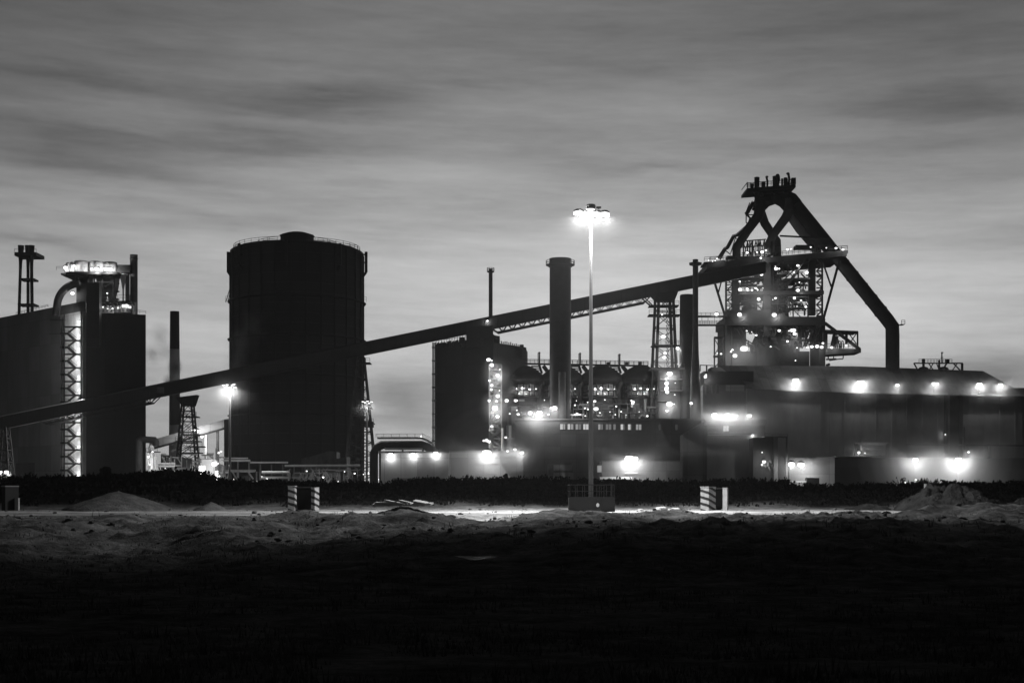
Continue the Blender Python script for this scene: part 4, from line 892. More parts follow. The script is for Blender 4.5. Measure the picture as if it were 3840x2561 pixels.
# hot stoves
YV = 494.0; SM = M(YV)
labs = ['conical capped stove half hidden by the bunker block', 'conical capped stove directly behind the big chimney', 'conical capped stove behind the pole of the tall mast', 'conical capped stove nearest the furnace trestle, last of the row']
for i, px in enumerate((1962, 2108, 2256, 2404)):
    sx_ = XX(px, YV); s = thing('hot_stove', labs[i], 'stove', (sx_, YV, 0), 'row of hot stoves')
    mb = MB(); mb.lathe(sx_, YV, [(47*SM,0),(47*SM,ZZ(1490,YV)),(52*SM,ZZ(1470,YV)),(52*SM,ZZ(1425,YV))], 28); mb.build('shell', STEELM, s, True)
    mb = MB(); mb.lathe(sx_, YV, [(60*SM,ZZ(1442,YV)),(84*SM,ZZ(1428,YV)),(84*SM,ZZ(1420,YV)),(74*SM,ZZ(1405,YV)),(46*SM,ZZ(1383,YV)),(26*SM,ZZ(1373,YV)),(4*SM,ZZ(1370,YV))], 28); mb.build('cap', STEEL, s, True)
    for py, r in ((1490,70),(1464,66)):
        mb = MB(); mb.lathe(sx_, YV, [(48*SM,ZZ(py+4,YV)),(r*SM,ZZ(py+3,YV)),(r*SM,ZZ(py,YV)),(48*SM,ZZ(py,YV))], 20); mb.railring(sx_, YV, r*SM*.98, ZZ(py,YV), 1.2, .13, 18); mb.build('gallery', STEELM, s)
    mb = MB(); mb.lathe(sx_, YV, [(53*SM,ZZ(1462,YV)),(53.5*SM,ZZ(1461,YV)),(53.5*SM,ZZ(1447,YV)),(53*SM,ZZ(1446,YV))], 28); mb.lathe(sx_, YV, [(52.8*SM,ZZ(1484,YV)),(52.8*SM,ZZ(1471,YV))], 28); mb.build('pale_band', PAINT, s)  # pale rings added so the zone under the cap reads as lit
    mb = MB()
    for k in range(9):
        a = -math.pi*(k+.5)/9; p = V(sx_+64*SM*math.cos(a), YV+64*SM*math.sin(a), 0); mb.bar(p+V(0,0,ZZ(1490,YV)), p+V(0,0,ZZ(1436,YV)), .35)
    mb.build('hanger', STEEL, s)
    mb = MB(); mb.tube([W(px+62,1640,YV-3), W(px+62,1452,YV-3), W(px+70,1440,YV-3), W(px+74,1424,YV-2)], 10*SM, 12); mb.build('blast_pipe', STEEL, s, True)
    mb = MB(); mb.pbox(px-40, 1545, px-18, 1600, YV-6, 2.5); mb.tube([W(px-30,1560,YV-6), W(px+20,1560,YV-6), W(px+26,1575,YV-6), W(px+26,1620,YV-6)], 5*SM, 10); mb.build('valve_gear', STEELM, s)
    for dx, py, k in ((-24,1457,'s'),(-2,1456,'m'),(24,1460,'s'),(-14,1476,'t'),(12,1477,'t'),(48,1458,'t')): lamp(s, px+dx, py, YV-5.6, k)
    lamp(s, px-6, 1545 if i != 1 else 1530, YV-7.4, 's')
bw_ = thing('stove_housing', 'dark sheeted housing wall closing the gaps behind the hot stoves', 'building', (XX(2200,506), 506, 0))
mb = MB(); mb.pbox(1965,1428,2470,None,506,8); mb.build('wall', CLAD, bw_); mb = MB(); mb.pbox(1960,1426,2474,1429,505.6,9); mb.build('roof_edge', STEEL, bw_)
sp_ = thing('stove_pipework', 'dense pipework with platforms and small lamps at the feet of the hot stoves', 'pipework', (XX(2180,468), 468, 0))
rr = random.Random(71)
for kind, m_, n_ in (('pipe', STEELM, 46), ('pale_pipe', PAINT, 14)):
    for k in range(n_):
        a = rr.uniform(1905, 2465); y0 = rr.uniform(1494, 1566); Y_ = rr.uniform(464, 474); q = rr.random()
        if 2050 < a < 2150: continue
        p0 = W(a,y0,Y_); p1 = W(a+(0 if q < .5 else rr.uniform(12,60)), y0+(rr.uniform(16,60) if q < .5 else 0), Y_); MB().tube([p0, p1], rr.uniform(.12,.42), 7).build(kind, m_, sp_)
for a, b_, py in ((1905,2010,1520),(1960,2050,1545),(2150,2300,1532),(2260,2400,1512),(2330,2465,1545)):
    mb = MB(); mb.pbox(a, py, b_, py+3, 465, 3); mb.rail(W(a,py,465), W(b_,py,465), 1.1, .12, 1.5)
    for q in range(4): mb.bar(W(a+(b_-a)*q/3,py,466), W(a+(b_-a)*q/3,1640,466), .3)
    mb.build('platform', STEELM, sp_)
for k in range(9):
    a = 1915+k*60+rr.uniform(-14,14); y0 = rr.uniform(1520,1560)
    if 2050 < a < 2150: continue
    mb = MB(); mb.pbox(a, y0, a+rr.uniform(10,26), 1640, 470, 2.5); mb.build('casing', STEELM, sp_)
for k in range(22):
    a = rr.uniform(1905, 2465)
    if 2060 < a < 2145: continue
    lamp(sp_, a, rr.uniform(1498, 1562), 462.5, rr.choice(('t','t','s')))
# walkway over the caps, vent stacks
wk = thing('stove_walkway', 'railed steel walkway running level over the stove caps', 'walkway', (XX(2200,YV), YV, 0))
mb = MB(); A_, B_ = W(1970,1364,YV), W(2430,1372,YV); mb.bar(A_, B_, 2.4, .5); mb.build('deck', STEEL, wk)
mb = MB()
for dy in (-1.2, 1.2): mb.rail(A_+V(0,dy,.2), B_+V(0,dy,.2), 1.3, .12, 1.6)
for px in (2275, 2345, 2395): mb.pbox(px, 1357, px+12, 1370, YV-1, 2)
mb.build('railing', STEEL, wk); mb = MB()
for px in (2034, 2182, 2330): 
    mb.bar(W(px-12,1368,YV), W(px-2,1400,YV), .8); mb.bar(W(px+3,1372,YV), W(px+26,1402,YV), 1.3); mb.bar(W(px-42,1374,YV-2), W(px-8,1374,YV-2), .5); mb.bar(W(px-36,1382,YV-2), W(px-12,1382,YV-2), .4); mb.bar(W(px-28,1390,YV-2), W(px-10,1389,YV-2), .4)
mb.build('bracket', STEEL, wk)
for px, py, lab in ((2021,1320,'short vent pipe left of the big chimney'),(2174,1323,'short vent pipe between the big chimney and the tall mast'),(2322,1327,'short vent pipe right of the tall mast')):
    s = thing('vent_stack', lab+' above the stoves', 'vent pipe', (XX(px,YV), YV, ZZ(1368,YV)), 'vent stacks above the stoves')
    mb = MB(); mb.lathe(XX(px+1.5,YV), YV, [(3.4*SM,ZZ(1368,YV)),(3.4*SM,ZZ(py,YV)),(2*SM,ZZ(py-.3,YV))], 12); mb.build('shaft', STEELM, s, True)
    mb = MB(); mb.bar(W(px-4,1366,YV), W(px-4,py+3,YV), .18); mb.lathe(XX(px+1.5,YV), YV, [(4.4*SM,ZZ(py+4,YV)),(4.4*SM,ZZ(py+2,YV))], 12)
    for q in range(6): mb.bar(W(px-4,py+6+q*7,YV), W(px,py+6+q*7,YV), .12)
    mb.build('ladder', STEEL, s)
# big chimney in front of the stoves
YC_ = 462.0; m1 = M(YC_); cx_ = XX(2101, YC_)
bc = thing('big_chimney', 'thick black chimney with a railed ring platform near its top, left of the tall mast', 'chimney', (cx_, YC_, 0))
mb = MB(); mb.lathe(cx_, YC_, [(40*m1,0),(40*m1,ZZ(1000,YC_)),(40.5*m1,ZZ(974,YC_)),(41.5*m1,ZZ(974,YC_)),(41.5*m1,ZZ(971,YC_)),(34*m1,ZZ(971.3,YC_))], 30); mb.build('shaft', STEEL, bc, True)
mb = MB(); mb.lathe(cx_, YC_, [(41*m1,ZZ(1003,YC_)),(50*m1,ZZ(997,YC_)),(54*m1,ZZ(996,YC_)),(54*m1,ZZ(993,YC_)),(41*m1,ZZ(993,YC_))], 24); mb.railring(cx_, YC_, 53.5*m1, ZZ(993,YC_), 1.25, .12, 18); mb.build('platform', STEEL, bc)
mb = MB()
for py in (1050, 1143, 1240, 1330): mb.lathe(cx_, YC_, [(40.6*m1,ZZ(py+1,YC_)),(41*m1,ZZ(py,YC_)),(40.6*m1,ZZ(py-1,YC_))], 30)
mb.build('band', STEEL, bc)
mb = MB(); mb.tube([W(2108,1850,YC_-4.2), W(2108,1395,YC_-4.2)], 13*m1, 16); mb.build('side_pipe', STEELM, bc, True)
# window row building
YW = 449.0
wb = thing('control_building', 'long dark building with a row of lit paired windows below the stoves', 'building', (XX(2280,YW), YW, 0))
mb = MB(); mb.pbox(1932,1574,2642,None,YW,18); mb.build('wall', mat('control_wall', .08, .8, .3, .12, seam=(5, 4), streak=.8), wb); mb = MB(); mb.pbox(1930,1569,2644,1575,YW-.4,19); mb.build('roof', ROOF, wb)
WIN = [glowmat('window_glow_%d' % k, v_) for k, v_ in enumerate((.55, .3, .16, .07, .035))]
def win(parent, a, b_, y0, y1, Y, lv):
    mb = MB(); mb.pbox(a-1.2, y0-1.2, b_+1.2, y1+1.2, Y-.1, .09); o = mb.build('window', STEEL, parent)
    mb = MB(); mb.pbox(a, y0, b_, y1, Y-.14, .03); mb.build('pane', WIN[lv], o)
for a, b_, lv in ((505,540,0),(546,570,1),(600,632,0),(640,672,1),(700,730,1),(736,770,2),(797,826,0),(832,862,0),(985,1014,1),(1022,1044,2),(1080,1112,2),(1118,1150,2),(1175,1206,2),(1268,1300,0),(1304,1322,3),(1360,1392,0),(1397,1412,3),(1460,1490,1),(1497,1528,1),(1745,1770,4),(1955,1985,4)):
    win(wb, 1950+a/3.3586, 1950+b_/3.3586, 1589.5+(a-505)*.0015, 1610+(a-505)*.0015, YW, lv)
mb = MB(); mb.pbox(2140,1552,2190,1557,YW-2,3); mb.bar(W(2145,1557,YW-2), W(2145,1570,YW-2), .3); mb.bar(W(2186,1557,YW-2), W(2186,1570,YW-2), .3); mb.build('canopy', PAINT, wb)
for px, py, k in ((1988,1548,'l'),(2023,1547,'l'),(2066,1529,'s'),(2080,1530,'l'),(2235,1533,'m'),(2164,1551,'s'),(2268,1499,'s')): lamp(wb, px, py, YW-2.4, k)
for px, py, k in ((2511,1401,'l'),(2499,1420,'m'),(2500,1438,'m'),(2500,1453,'m'),(2495,1459,'s'),(2503,1458,'s'),(2502,1470,'m'),(2510,1515,'l'),(2502,1540,'m'),(2365,1464,'s'),(2388,1466,'s')): pass
gt2 = thing('service_tower', 'narrow dark service tower with a ladder of lamps between the stoves and the twin chimneys', 'tower', (XX(2520,480), 480, 0))
mb = MB(); mb.pbox(2470,1382,2562,None,482,9); mb.build('casing', CLAD, gt2); mb = MB(); mb.pbox(2440,1378,2568,1384,479,12); mb.rail(W(2440,1378,479), W(2568,1378,479), 1.2); mb.pbox(2478,1420,2560,1423,479,3); mb.pbox(2478,1462,2560,1465,479,3); mb.rail(W(2478,1420,479), W(2560,1420,479), 1.1); mb.rail(W(2478,1462,479), W(2560,1462,479), 1.1); mb.build('platform', STEELM, gt2)
for px, py, k in ((2511,1401,'l'),(2499,1420,'m'),(2500,1438,'m'),(2500,1453,'m'),(2495,1459,'s'),(2503,1458,'s'),(2502,1470,'m'),(2510,1515,'l'),(2502,1540,'m'),(2530,1480,'s'),(2532,1436,'t'),(2527,1515,'t')): lamp(gt2, px, py, 476, k)
# the pair of chimneys left of the furnace
YN = 478.0; mn = M(YN)
c1 = thing('stub_chimney', 'wide flat topped dark chimney behind the slim capped one left of the furnace', 'chimney', (XX(2580,YN+5), YN+5, 0))
mb = MB(); mb.lathe(XX(2577,YN+5), YN+5, [(31*mn,0),(30*mn,ZZ(1400,YN+5)),(28*mn,ZZ(1112,YN+5)),(26*mn,ZZ(1106,YN+5)),(20*mn,ZZ(1105,YN+5))], 26); mb.build('shaft', STEEL, c1, True)
c2_ = thing('capped_chimney', 'slim chimney with a cap platform in front of the conveyor, left of the furnace', 'chimney', (XX(2608,YN-2), YN-2, 0))
Yc = 466.0; mc = M(Yc)
mb = MB(); mb.lathe(XX(2608,Yc), Yc, [(22*mc,0),(20*mc,ZZ(1510,Yc)),(18*mc,ZZ(1420,Yc)),(12.5*mc,ZZ(1330,Yc)),(10.5*mc,ZZ(1240,Yc)),(10.5*mc,ZZ(974,Yc)),(8*mc,ZZ(973,Yc))], 22); mb.build('shaft', STEELM, c2_, True)
mb = MB(); mb.lathe(XX(2608,Yc), Yc, [(11*mc,ZZ(998,Yc)),(23*mc,ZZ(994,Yc)),(24*mc,ZZ(986,Yc)),(11*mc,ZZ(985,Yc))], 16); mb.build('platform', STEEL, c2_)
lamp(c2_, 2592, 1512, Yc-5.0, 'm'); lamp(c2_, 2645, 1410, Yc, 's')
# ------------------------------------------------------------------ blast furnace
YF0 = 515.0
bf = thing('blast_furnace', 'towering blast furnace with a crown of pipes, lattice decks and dozens of lamps', 'blast furnace', (XX(2900,YF0), YF0, 0))
def DY(px): return 531.0-(px-2640)*.05                  # the decks run away from us to the left
def P(px, py, dy=0.0): Y = DY(px)+dy; return W(px, py, Y)
def deck(name, pxa, pya, pxb, pyb, th, dep, m_=STEEL):
    """slab from sight column pxa to pxb, th pixels thick, dep metres deep"""
    A, B = P(pxa,pya), P(pxb,pyb); t0, t1 = th if isinstance(th, tuple) else (th, th)
    a2, b2 = A-V(0,0,t0*M(A.y)), B-V(0,0,t1*M(B.y)); d = V(0,dep,0)
    mb = MB(); mb.add([a2,b2,b2+d,a2+d,A,B,B+d,A+d], [(3,2,1,0),(4,5,6,7),(0,1,5,4),(1,2,6,5),(2,3,7,6),(3,0,4,7)]); return mb.build(name, m_, bf)
def beam(name, p, q, wpx, dy=0.0, m_=STEEL): return MB().bar(P(p[0],p[1],dy), P(q[0],q[1],dy), wpx*M(YF0)).build(name, m_, bf)
def pipe(name, pts, rpx, dy=0.0, m_=STEEL, n=18): 
    rr_ = [r*M(YF0) for r in rpx] if isinstance(rpx, (list,tuple)) else rpx*M(YF0)
    mb = MB(); mb.tube([P(a,b_,dy if len(q)==0 else q[0]) for a, b_, *q in pts], rr_, n); return mb.build(name, m_, bf, True)
# decks
deck('top_deck', 2652, 984, 3176, 938, (22,22), 26); deck('top_deck', 2640, 983, 2720, 975, 7, 10); deck('top_deck', 3120, 943, 3180, 938, 12, 8)
mb = MB(); mb.rail(P(2641,980,-.2), P(2712,975,-.2), 1.5, .14); mb.rail(P(2750,973,-.2), P(3178,936,-.2), 1.4, .13); mb.rail(P(2660,980,24), P(3178,936,24), 1.4, .13); mb.build('top_railing', STEEL, bf)
for a, ya, b_, yb, hh in ((2728,963,2760,960,14),(2760,966,2880,956,16),(2905,930,2930,928,30),(2985,924,3060,918,18),(3078,922,3140,915,15)):
    A, B = P(a,ya,2), P(b_,yb,2); mb = MB(); mb.box(A.x, A.y, A.z-hh*.35*M(A.y), B.x, A.y+5, A.z+hh*.3*M(A.y)); mb.build('deck_house', STEEL, bf)
deck('middle_deck', 2770, 1092, 3090, 1090, 13, 18); deck('middle_deck', 2718, 1188, 3094, 1187, 32, 24); deck('middle_deck', 2735, 1162, 2890, 1162, 28, 16); deck('middle_deck', 2900,1180,2945,1172,22,16)
mb = MB(); mb.rail(P(2735,1160,-.2), P(2890,1160,-.2), 1.6, .14); mb.rail(P(2940,1182,-.2), P(3090,1185,-.2), 1.8, .14); mb.rail(P(2950,1176,8), P(3085,1178,8), 1.8, .14); mb.rail(P(2770,1089,-.2), P(2900,1089,-.2), 1.3, .12); mb.build('deck_railing', STEEL, bf)
deck('gallery_deck', 2915, 1022, 2958, 1020, 8, 8); deck('gallery_deck', 2940, 1044, 3038, 1040, 7, 8); deck('gallery_deck', 2925, 1062, 2960, 1060, 5, 8)
deck('hood', 2940, 962, 3036, 950, (26,30), 12)
# columns
for a, b_, y0, y1, dy in ((2720,2727,1050,1400,0),(2747,2777,980,1400,3),(2865,2893,960,1260,0),(2915.5,2920.5,970,1170,2),(2952,2957,1070,1180,3),(3035,3062,975,1180,4),(3032,3036,975,1172,1),(3081,3088,970,1200,2),(2838,2846,960,1060,6)):
    mb = MB(); A, B = P(a,y0,dy), P(b_,y1,dy); mb.box(A.x, A.y, 0 if y1 >= 1400 else B.z, B.x, A.y+max(.8,(B.x-A.x)), A.z); mb.build('column', STEEL, bf)
# diagonals
for p, q, wd in (((3027,964),(2951,1072),9),((2680,1060),(2718,1182),8),((2706,1052),(2694,1098),5),((3148,976),(3088,1196),8),((3086,985),(3117,1075),5.5),((2718,1000),(2727,975),5)): beam('brace', p, q, wd, -.5)
mb = MB()
mb.zig(P(3062,975,3), P(3062,1185,3), P(3084,975,3), P(3084,1185,3), 10, .45); mb.zig(P(2727,1050,2), P(2727,1185,2), P(2748,1045,2), P(2748,1185,2), 7, .35)
for q in range(7): mb.bar(P(2727,1060+q*20,2), P(2748,1060+q*20,2), .25)
for (a,b_,c,d,wd) in ((2957,1170,2990,1120,.5),(2995,1120,3022,1162,.4),(2985,1128,3012,1165,.4),(2780,1110,2830,1145,.5),(2792,1108,2826,1138,.3),(2840,1035,2870,1070,.4),(2870,1035,2830,1075,.4),(2777,1065,2868,1048,.6),(2777,1076,2868,1072,.3),(2925,1065,2990,1000,.35),(2935,1075,3000,1010,.3),(2930,1005,2950,1040,.5),(2920,1050,2952,1085,.6),(2945,985,2975,1015,.4),(2960,1088,3010,1050,.45),(2966,1088,3016,1052,.3),(3010,1046,3030,1060,.4),(3012,1060,3012,1090,.4),(2980,1050,2980,1090,.4),(2990,1073,3036,1073,.3),(2990,1110,2990,1120,.5),(3010,1108,3032,1136,.5),(3020,982,3036,992,.4),(2777,1050,2790,1075,.5),(2790,1050,2777,1075,.3),(2800,1052,2840,1078,.35),(2840,1052,2800,1078,.35),(2838,1000,2868,1030,.4),(2868,1000,2838,1030,.4),(2838,970,2868,1000,.4)):
    mb.bar(P(a,b_,4), P(c,d,4), wd)
mb.build('bracing', STEEL, bf)
mb = MB(); rr = random.Random(44)
for k in range(210):                                     # pipes, rails and ladders between the decks
    a = rr.choice((rr.uniform(2780,2865), rr.uniform(2895,2952), rr.uniform(2890,3030))); y0 = rr.uniform(985,1165); l = rr.choice((rr.uniform(8,26), rr.uniform(20,60)))
    q = rr.random(); mb.bar(P(a,y0,rr.uniform(5,14)), P(a+(0 if q < .45 else l if q < .8 else l*.7), y0+(l if q < .45 else 0 if q < .8 else l*.7), rr.uniform(5,14)), rr.uniform(.2,.62))
mb.build('pipework', STEEL, bf)
for (a, b_, y0) in ((2778,2864,1040),(2778,2840,1066),(2896,2950,1100),(2896,2950,1138),(2955,3034,1112),(2950,3000,1080),(2778,2862,1126),(2960,3034,1152)):
    deck('platform', a, y0, b_, y0-1, 3, 6); mb = MB(); mb.rail(P(a,y0-1,5), P(b_,y0-2,5), 1.2, .13, 1.2); mb.build('platform_railing', STEEL, bf)
mb = MB()
for (a, y0, c, y1) in ((2780,1066,2810,1040),(2838,1040,2815,1010),(2900,1138,2945,1100),(2945,1100,2905,1065),(2960,1152,3000,1112),(3028,1112,2995,1080),(2785,1160,2830,1126),(2860,1126,2835,1090),(3000,1080,3030,1050)):   # stair flights
    for dd in (4.0, 5.2): mb.bar(P(a,y0,dd), P(c,y1,dd), .3); mb.bar(P(a,y0-9,dd), P(c,y1-9,dd), .13)
    for q in range(8): mb.bar(P(a+(c-a)*q/8,y0+(y1-y0)*q/8,4), P(a+(c-a)*q/8,y0+(y1-y0)*q/8,5.2), .2); mb.bar(P(a+(c-a)*q/8,y0+(y1-y0)*q/8,4), P(a+(c-a)*q/8,y0-9+(y1-y0)*q/8,4), .1)
mb.build('flight', STEEL, bf)
for (a, b_, y0, y1, dd) in ((2775,2800,1218,1300,9),(2925,2990,1218,1300,8),(2795,2845,1160,1110,9),(2905,2935,1000,1060,9),(3000,3030,1218,1262,6),(2985,3012,1270,1300,4)):
    mb = MB(); A, B = P(a,y0,dd), P(b_,y1,dd); mb.box(A.x, A.y, min(A.z,B.z), B.x, A.y+4, max(A.z,B.z)); mb.build('equipment_box', RUST, bf)
pipe('riser', [(2930,1160,7),(2930,1080,7),(2940,1066,7),(2975,1066,7)], 5); pipe('riser', [(2905,1170,6),(2905,1100,6),(2898,1085,6),(2898,980,6)], 4); pipe('riser', [(2815,1165,8),(2815,1100,8),(2822,1085,8),(2850,1085,8)], 6)
deck('platform', 2985,1134,3010,1134,4,4); deck('platform', 2780,1136,2808,1134,5,6)
# furnace body and cast floor mass
mb = MB(); c = P(2905,1400,14); mb.lathe(c.x, c.y, [(92*M(c.y),0),(92*M(c.y),ZZ(1300,c.y)),(75*M(c.y),ZZ(1262,c.y)),(56*M(c.y),ZZ(1215,c.y)),(50*M(c.y),ZZ(1160,c.y)),(34*M(c.y),ZZ(1100,c.y)),(24*M(c.y),ZZ(1075,c.y)),(24*M(c.y),ZZ(985,c.y))], 26); mb.build('vessel', RUST, bf, True)
mb = MB(); A, B = P(2714,1215,1), P(2745,1215,1); mb.box(A.x, A.y, 0, B.x, A.y+16, A.z); mb.build('casing', CLAD, bf)
mb = MB(); A, B = P(3072,1195,1), P(3098,1195,1); mb.box(A.x, A.y, 0, B.x, A.y+16, A.z); mb.build('casing', CLAD, bf)
mb = MB(); A, B = P(2745,1375,1), P(3072,1300,1); mb.box(A.x+.05, A.y, 0, B.x-.05, A.y+12, B.z-.05); mb.build('casing', RUST, bf)
mb = MB(); A, B = P(2668,1376,-3), P(2760,1376,-3); mb.box(A.x, A.y, 0, B.x, A.y+10, A.z); mb.build('annex', CLAD, bf)
for a, b_, c, d, wd in ((2760,1235,2795,1300,8),(2775,1230,2800,1280,5),(2990,1225,2975,1300,7),(3072,1240,3040,1300,6),(3052,1240,3020,1300,7),(3036,1240,3012,1300,5),(3020,1245,3020,1300,5),(2960,1250,3010,1305,6)):
    beam('brace', (a,b_), (c,d), wd, .2)
mb = MB()
for k in range(170):
    a = rr.uniform(2748,3072); y0 = rr.uniform(1218,1300); l = rr.uniform(8,30); q = rr.random(); mb.bar(P(a,y0,rr.uniform(.2,2)), P(a+(0 if q < .4 else l), y0+(l if q < .4 else 0 if q < .7 else l*.6), rr.uniform(.2,2)), rr.uniform(.2,.6))
mb.build('pipework', STEEL, bf)
# crown of gas pipes
pipe('uptake_pipe', [(2762,965,3),(2762,930,3),(2800,868,3),(2842,812,3),(2850,780,3),(2856,748,3)], [16,16.5,18,19,20,21])
pipe('uptake_pipe', [(2914,960,14),(2912,905,14),(2893,876,14),(2868,838,13),(2850,790,12),(2852,760,10)], [17,17,16,17,18,19], m_=STEELM)
pipe('uptake_pipe', [(2885,960,2),(2880,925,2),(2900,880,2),(2946,818,2),(2960,790,3),(2960,750,4)], [16,17,16,18,19,20], m_=STEELM)
pipe('uptake_pipe', [(3066,950,16),(3046,915,16),(3000,862,15),(2976,826,14),(2962,790,12)], [17,17,17,18,19], m_=PAINT)  # uptake lit from behind, its brightness put into pale paint
pipe('cross_main', [(2842,785,4),(2850,755,4),(2870,742,5),(2905,740,5),(2945,738,5),(2968,750,5),(2985,770,5)], [20,24,25,25,26,27,26])
pipe('downcomer', [(2950,742,6),(2968,752,6),(3090,905,6),(3140,965,6),(3325,1196,6),(3346,1225,6),(3347,1260,6),(3347,1440,6)], [26,27,28,25.5,25,25,25,25])
pipe('cross_elbow', [(2846,800,4),(2855,778,4),(2874,756,4),(2900,748,4)], [17,19,21,20]); pipe('cross_elbow', [(2962,800,4),(2952,778,4),(2936,758,4),(2915,748,4)], [17,19,21,20])
for px, py in ((2846,785),(2852,770)): 
    c = P(px,py,4); mb = MB(); mb.lathe(c.x, c.y, [(24*M(c.y),c.z-.3),(27*M(c.y),c.z),(24*M(c.y),c.z+.3)], 18); mb.railring(c.x, c.y, 27*M(c.y), c.z, 1.2, .14, 10); mb.build('flange', STEEL, bf)
mb = MB()
for k in range(5):
    t_ = .12+.19*k; p = P(3140,965,6).lerp(P(3325,1196,6), t_); d = (P(3325,1196,6)-P(3140,965,6)).normalized(); mb.tube([p-d*.25, p+d*.25], 26.6*M(YF0), 18)
c = P(3347,1215,6); mb.box(c.x+2.2, c.y-2.8, c.z-.2-.3, c.x+3.6, c.y+1, c.z-.3); mb.rail((c.x+2.4,c.y-2.8,c.z-.3), (c.x+3.6,c.y-2.8,c.z-.3), 1.3, .14); mb.build('collar', STEEL, bf)
beam('tie_beam', (2925,885), (3110,894), 6, 3)
# top platform with bleeder valves
A, B = P(2801,706,-3), P(2984,692,-3); mb = MB(); dz = 11*M(YF0); mb.add([A+V(0,0,-dz*.9),B+V(0,0,-dz),B+V(0,13,-dz),A+V(0,13,-dz*.9),A,B,B+V(0,13,0),A+V(0,13,0)], [(3,2,1,0),(4,5,6,7),(0,1,5,4),(1,2,6,5),(2,3,7,6),(3,0,4,7)]); 
mb.prism([(P(2840,712),0),(P(2960,702),0),(P(2945,718),0),(P(2850,722),0)], 0, 8); mb.build('crown_platform', STEEL, bf)
mb = MB()
for dy in (-3, 10): mb.rail(P(2801,704,dy), P(2984,691,dy), 1.7, .16, 1.3)
for k in range(4): mb.bar(P(2802,690+k*4,-3), P(2822,689+k*4,-3), .16); mb.bar(P(2968,672+k*5,-3), P(2984,671+k*5,-3), .16)
for dy in (-3, 2, 6, 10): mb.bar(P(2803,706,dy), P(2803,684,dy), .22); mb.bar(P(2983,692,dy), P(2983,668,dy), .3)
A = P(2803,684,-3); B = P(2983,668,-3); mb.bar(A, A+V(0,13,0), .2); mb.bar(B, B+V(0,13,0), .3); mb.box(B.x-1.3, B.y, B.z-2.0, B.x, B.y+2, B.z+.1); mb.build('crown_railing', STEEL, bf)
def drum(px, r, py0, py1, dy=2, rim=True):
    c = P(px, py1, dy); mb = MB(); k = M(c.y); mb.lathe(c.x, c.y, [(r*k,ZZ(py1,c.y)),(r*k,ZZ(py0+4,c.y)),(r*.8*k,ZZ(py0+3,c.y))], 14)
    if rim: mb.lathe(c.x, c.y, [(r*1.02*k,ZZ(py0+2.2,c.y)),(r*1.02*k,ZZ(py0,c.y)),(r*.7*k,ZZ(py0-1,c.y))], 14); mb.bar((c.x,c.y,ZZ(py0+4,c.y)), (c.x,c.y,ZZ(py0,c.y)), r*.8*k)
    return mb.build('bleeder_valve', STEEL, bf)
drum(2838.5, 10, 666, 712); drum(2863, 8, 679, 712, 1, False); drum(2820, 6, 686, 706, 1, False); drum(2910, 13, 662, 706); drum(2946, 8, 664, 700, 3, False); drum(2933, 4, 667, 700, 1, False)
def horn(pts, r):
    mb = MB(); k = M(YF0); mb.tube([P(a,b_,1) for a, b_ in pts], r*k, 10); mb.blob(P(*pts[-1],1), r*1.5*k, r*1.5*k, r*1.1*k, 8, 6); mb.build('vent_horn', STEEL, bf)
horn([(2877,706),(2878,680),(2875,668),(2876,664)], 4); horn([(2915,700),(2921,675),(2920,662),(2916,658)], 5); horn([(2957,696),(2960,672),(2957,656),(2955,652)], 4.5)
mb = MB()
for a, b_, c, d, wd in ((2815,712,2832,738,.5),(2835,712,2838,770,1.2),(2850,712,2858,735,1.0),(2845,735,2862,716,.4),(2900,705,2908,728,1.4),(2868,715,2900,716,.4),(2945,700,2948,725,1.6),(2968,700,2955,712,.5),(2915,712,2945,708,.4),(2830,740,2850,742,.5)): mb.bar(P(a,b_,1), P(c,d,1), wd)
for k in range(6): mb.bar(P(2952,706+k*3,-1), P(2962,705+k*3,-1), .15)
mb.build('crown_support', STEEL, bf)
# inclined stair up the left flank
mb = MB()
pts = [(2698,972),(2722,935),(2730,932),(2754,888),(2768,884),(2812,845),(2818,822),(2800,805),(2806,800),(2828,760)]
for (a, b_), (c, d) in zip(pts, pts[1:]):
    mb.bar(P(a,b_,-1), P(c,d,-1), .55); mb.bar(P(a-7,b_-6,-1), P(c-7,d-6,-1), .2); mb.bar(P(a-5,b_-2,1.5), P(c-5,d-2,1.5), .4)
    n = max(2, int(math.hypot(c-a, d-b_)/7))
    for k in range(n+1): t_ = k/n; x, y = a+(c-a)*t_, b_+(d-b_)*t_; mb.bar(P(x,y,-1), P(x-7,y-6,-1), .14)
for a, b_, c, d in ((2718,938,2740,955),(2756,890,2775,905),(2722,938,2700,975),(2758,892,2740,950),(2798,806,2830,806),(2798,795,2798,835),(2798,795,2812,760),(2798,835,2818,850)): mb.bar(P(a,b_,0), P(c,d,0), .35)
mb.build('flank_stair', STEEL, bf)
# scaffold frame on the top deck
mb = MB()
for px in (2788,2803,2812,2822,2843,2850,2866): mb.bar(P(px,968,5), P(px,905-(px-2790)*.1,5), .45)
for py in (905,928,950): mb.bar(P(2782,py,5), P(2872,py-7,5), .38)
mb.zig(P(2788,965,5), P(2866,960,5), P(2788,908,5), P(2866,900,5), 5, .25, True); mb.build('scaffold', STEEL, bf)
mb = MB(); A = P(2893,925,1); mb.bar(P(2893,960,1), P(2893,890,1), .7); mb.bar(P(2888,960,1), P(2888,900,1), .5); mb.build('hoist_post', STEEL, bf)
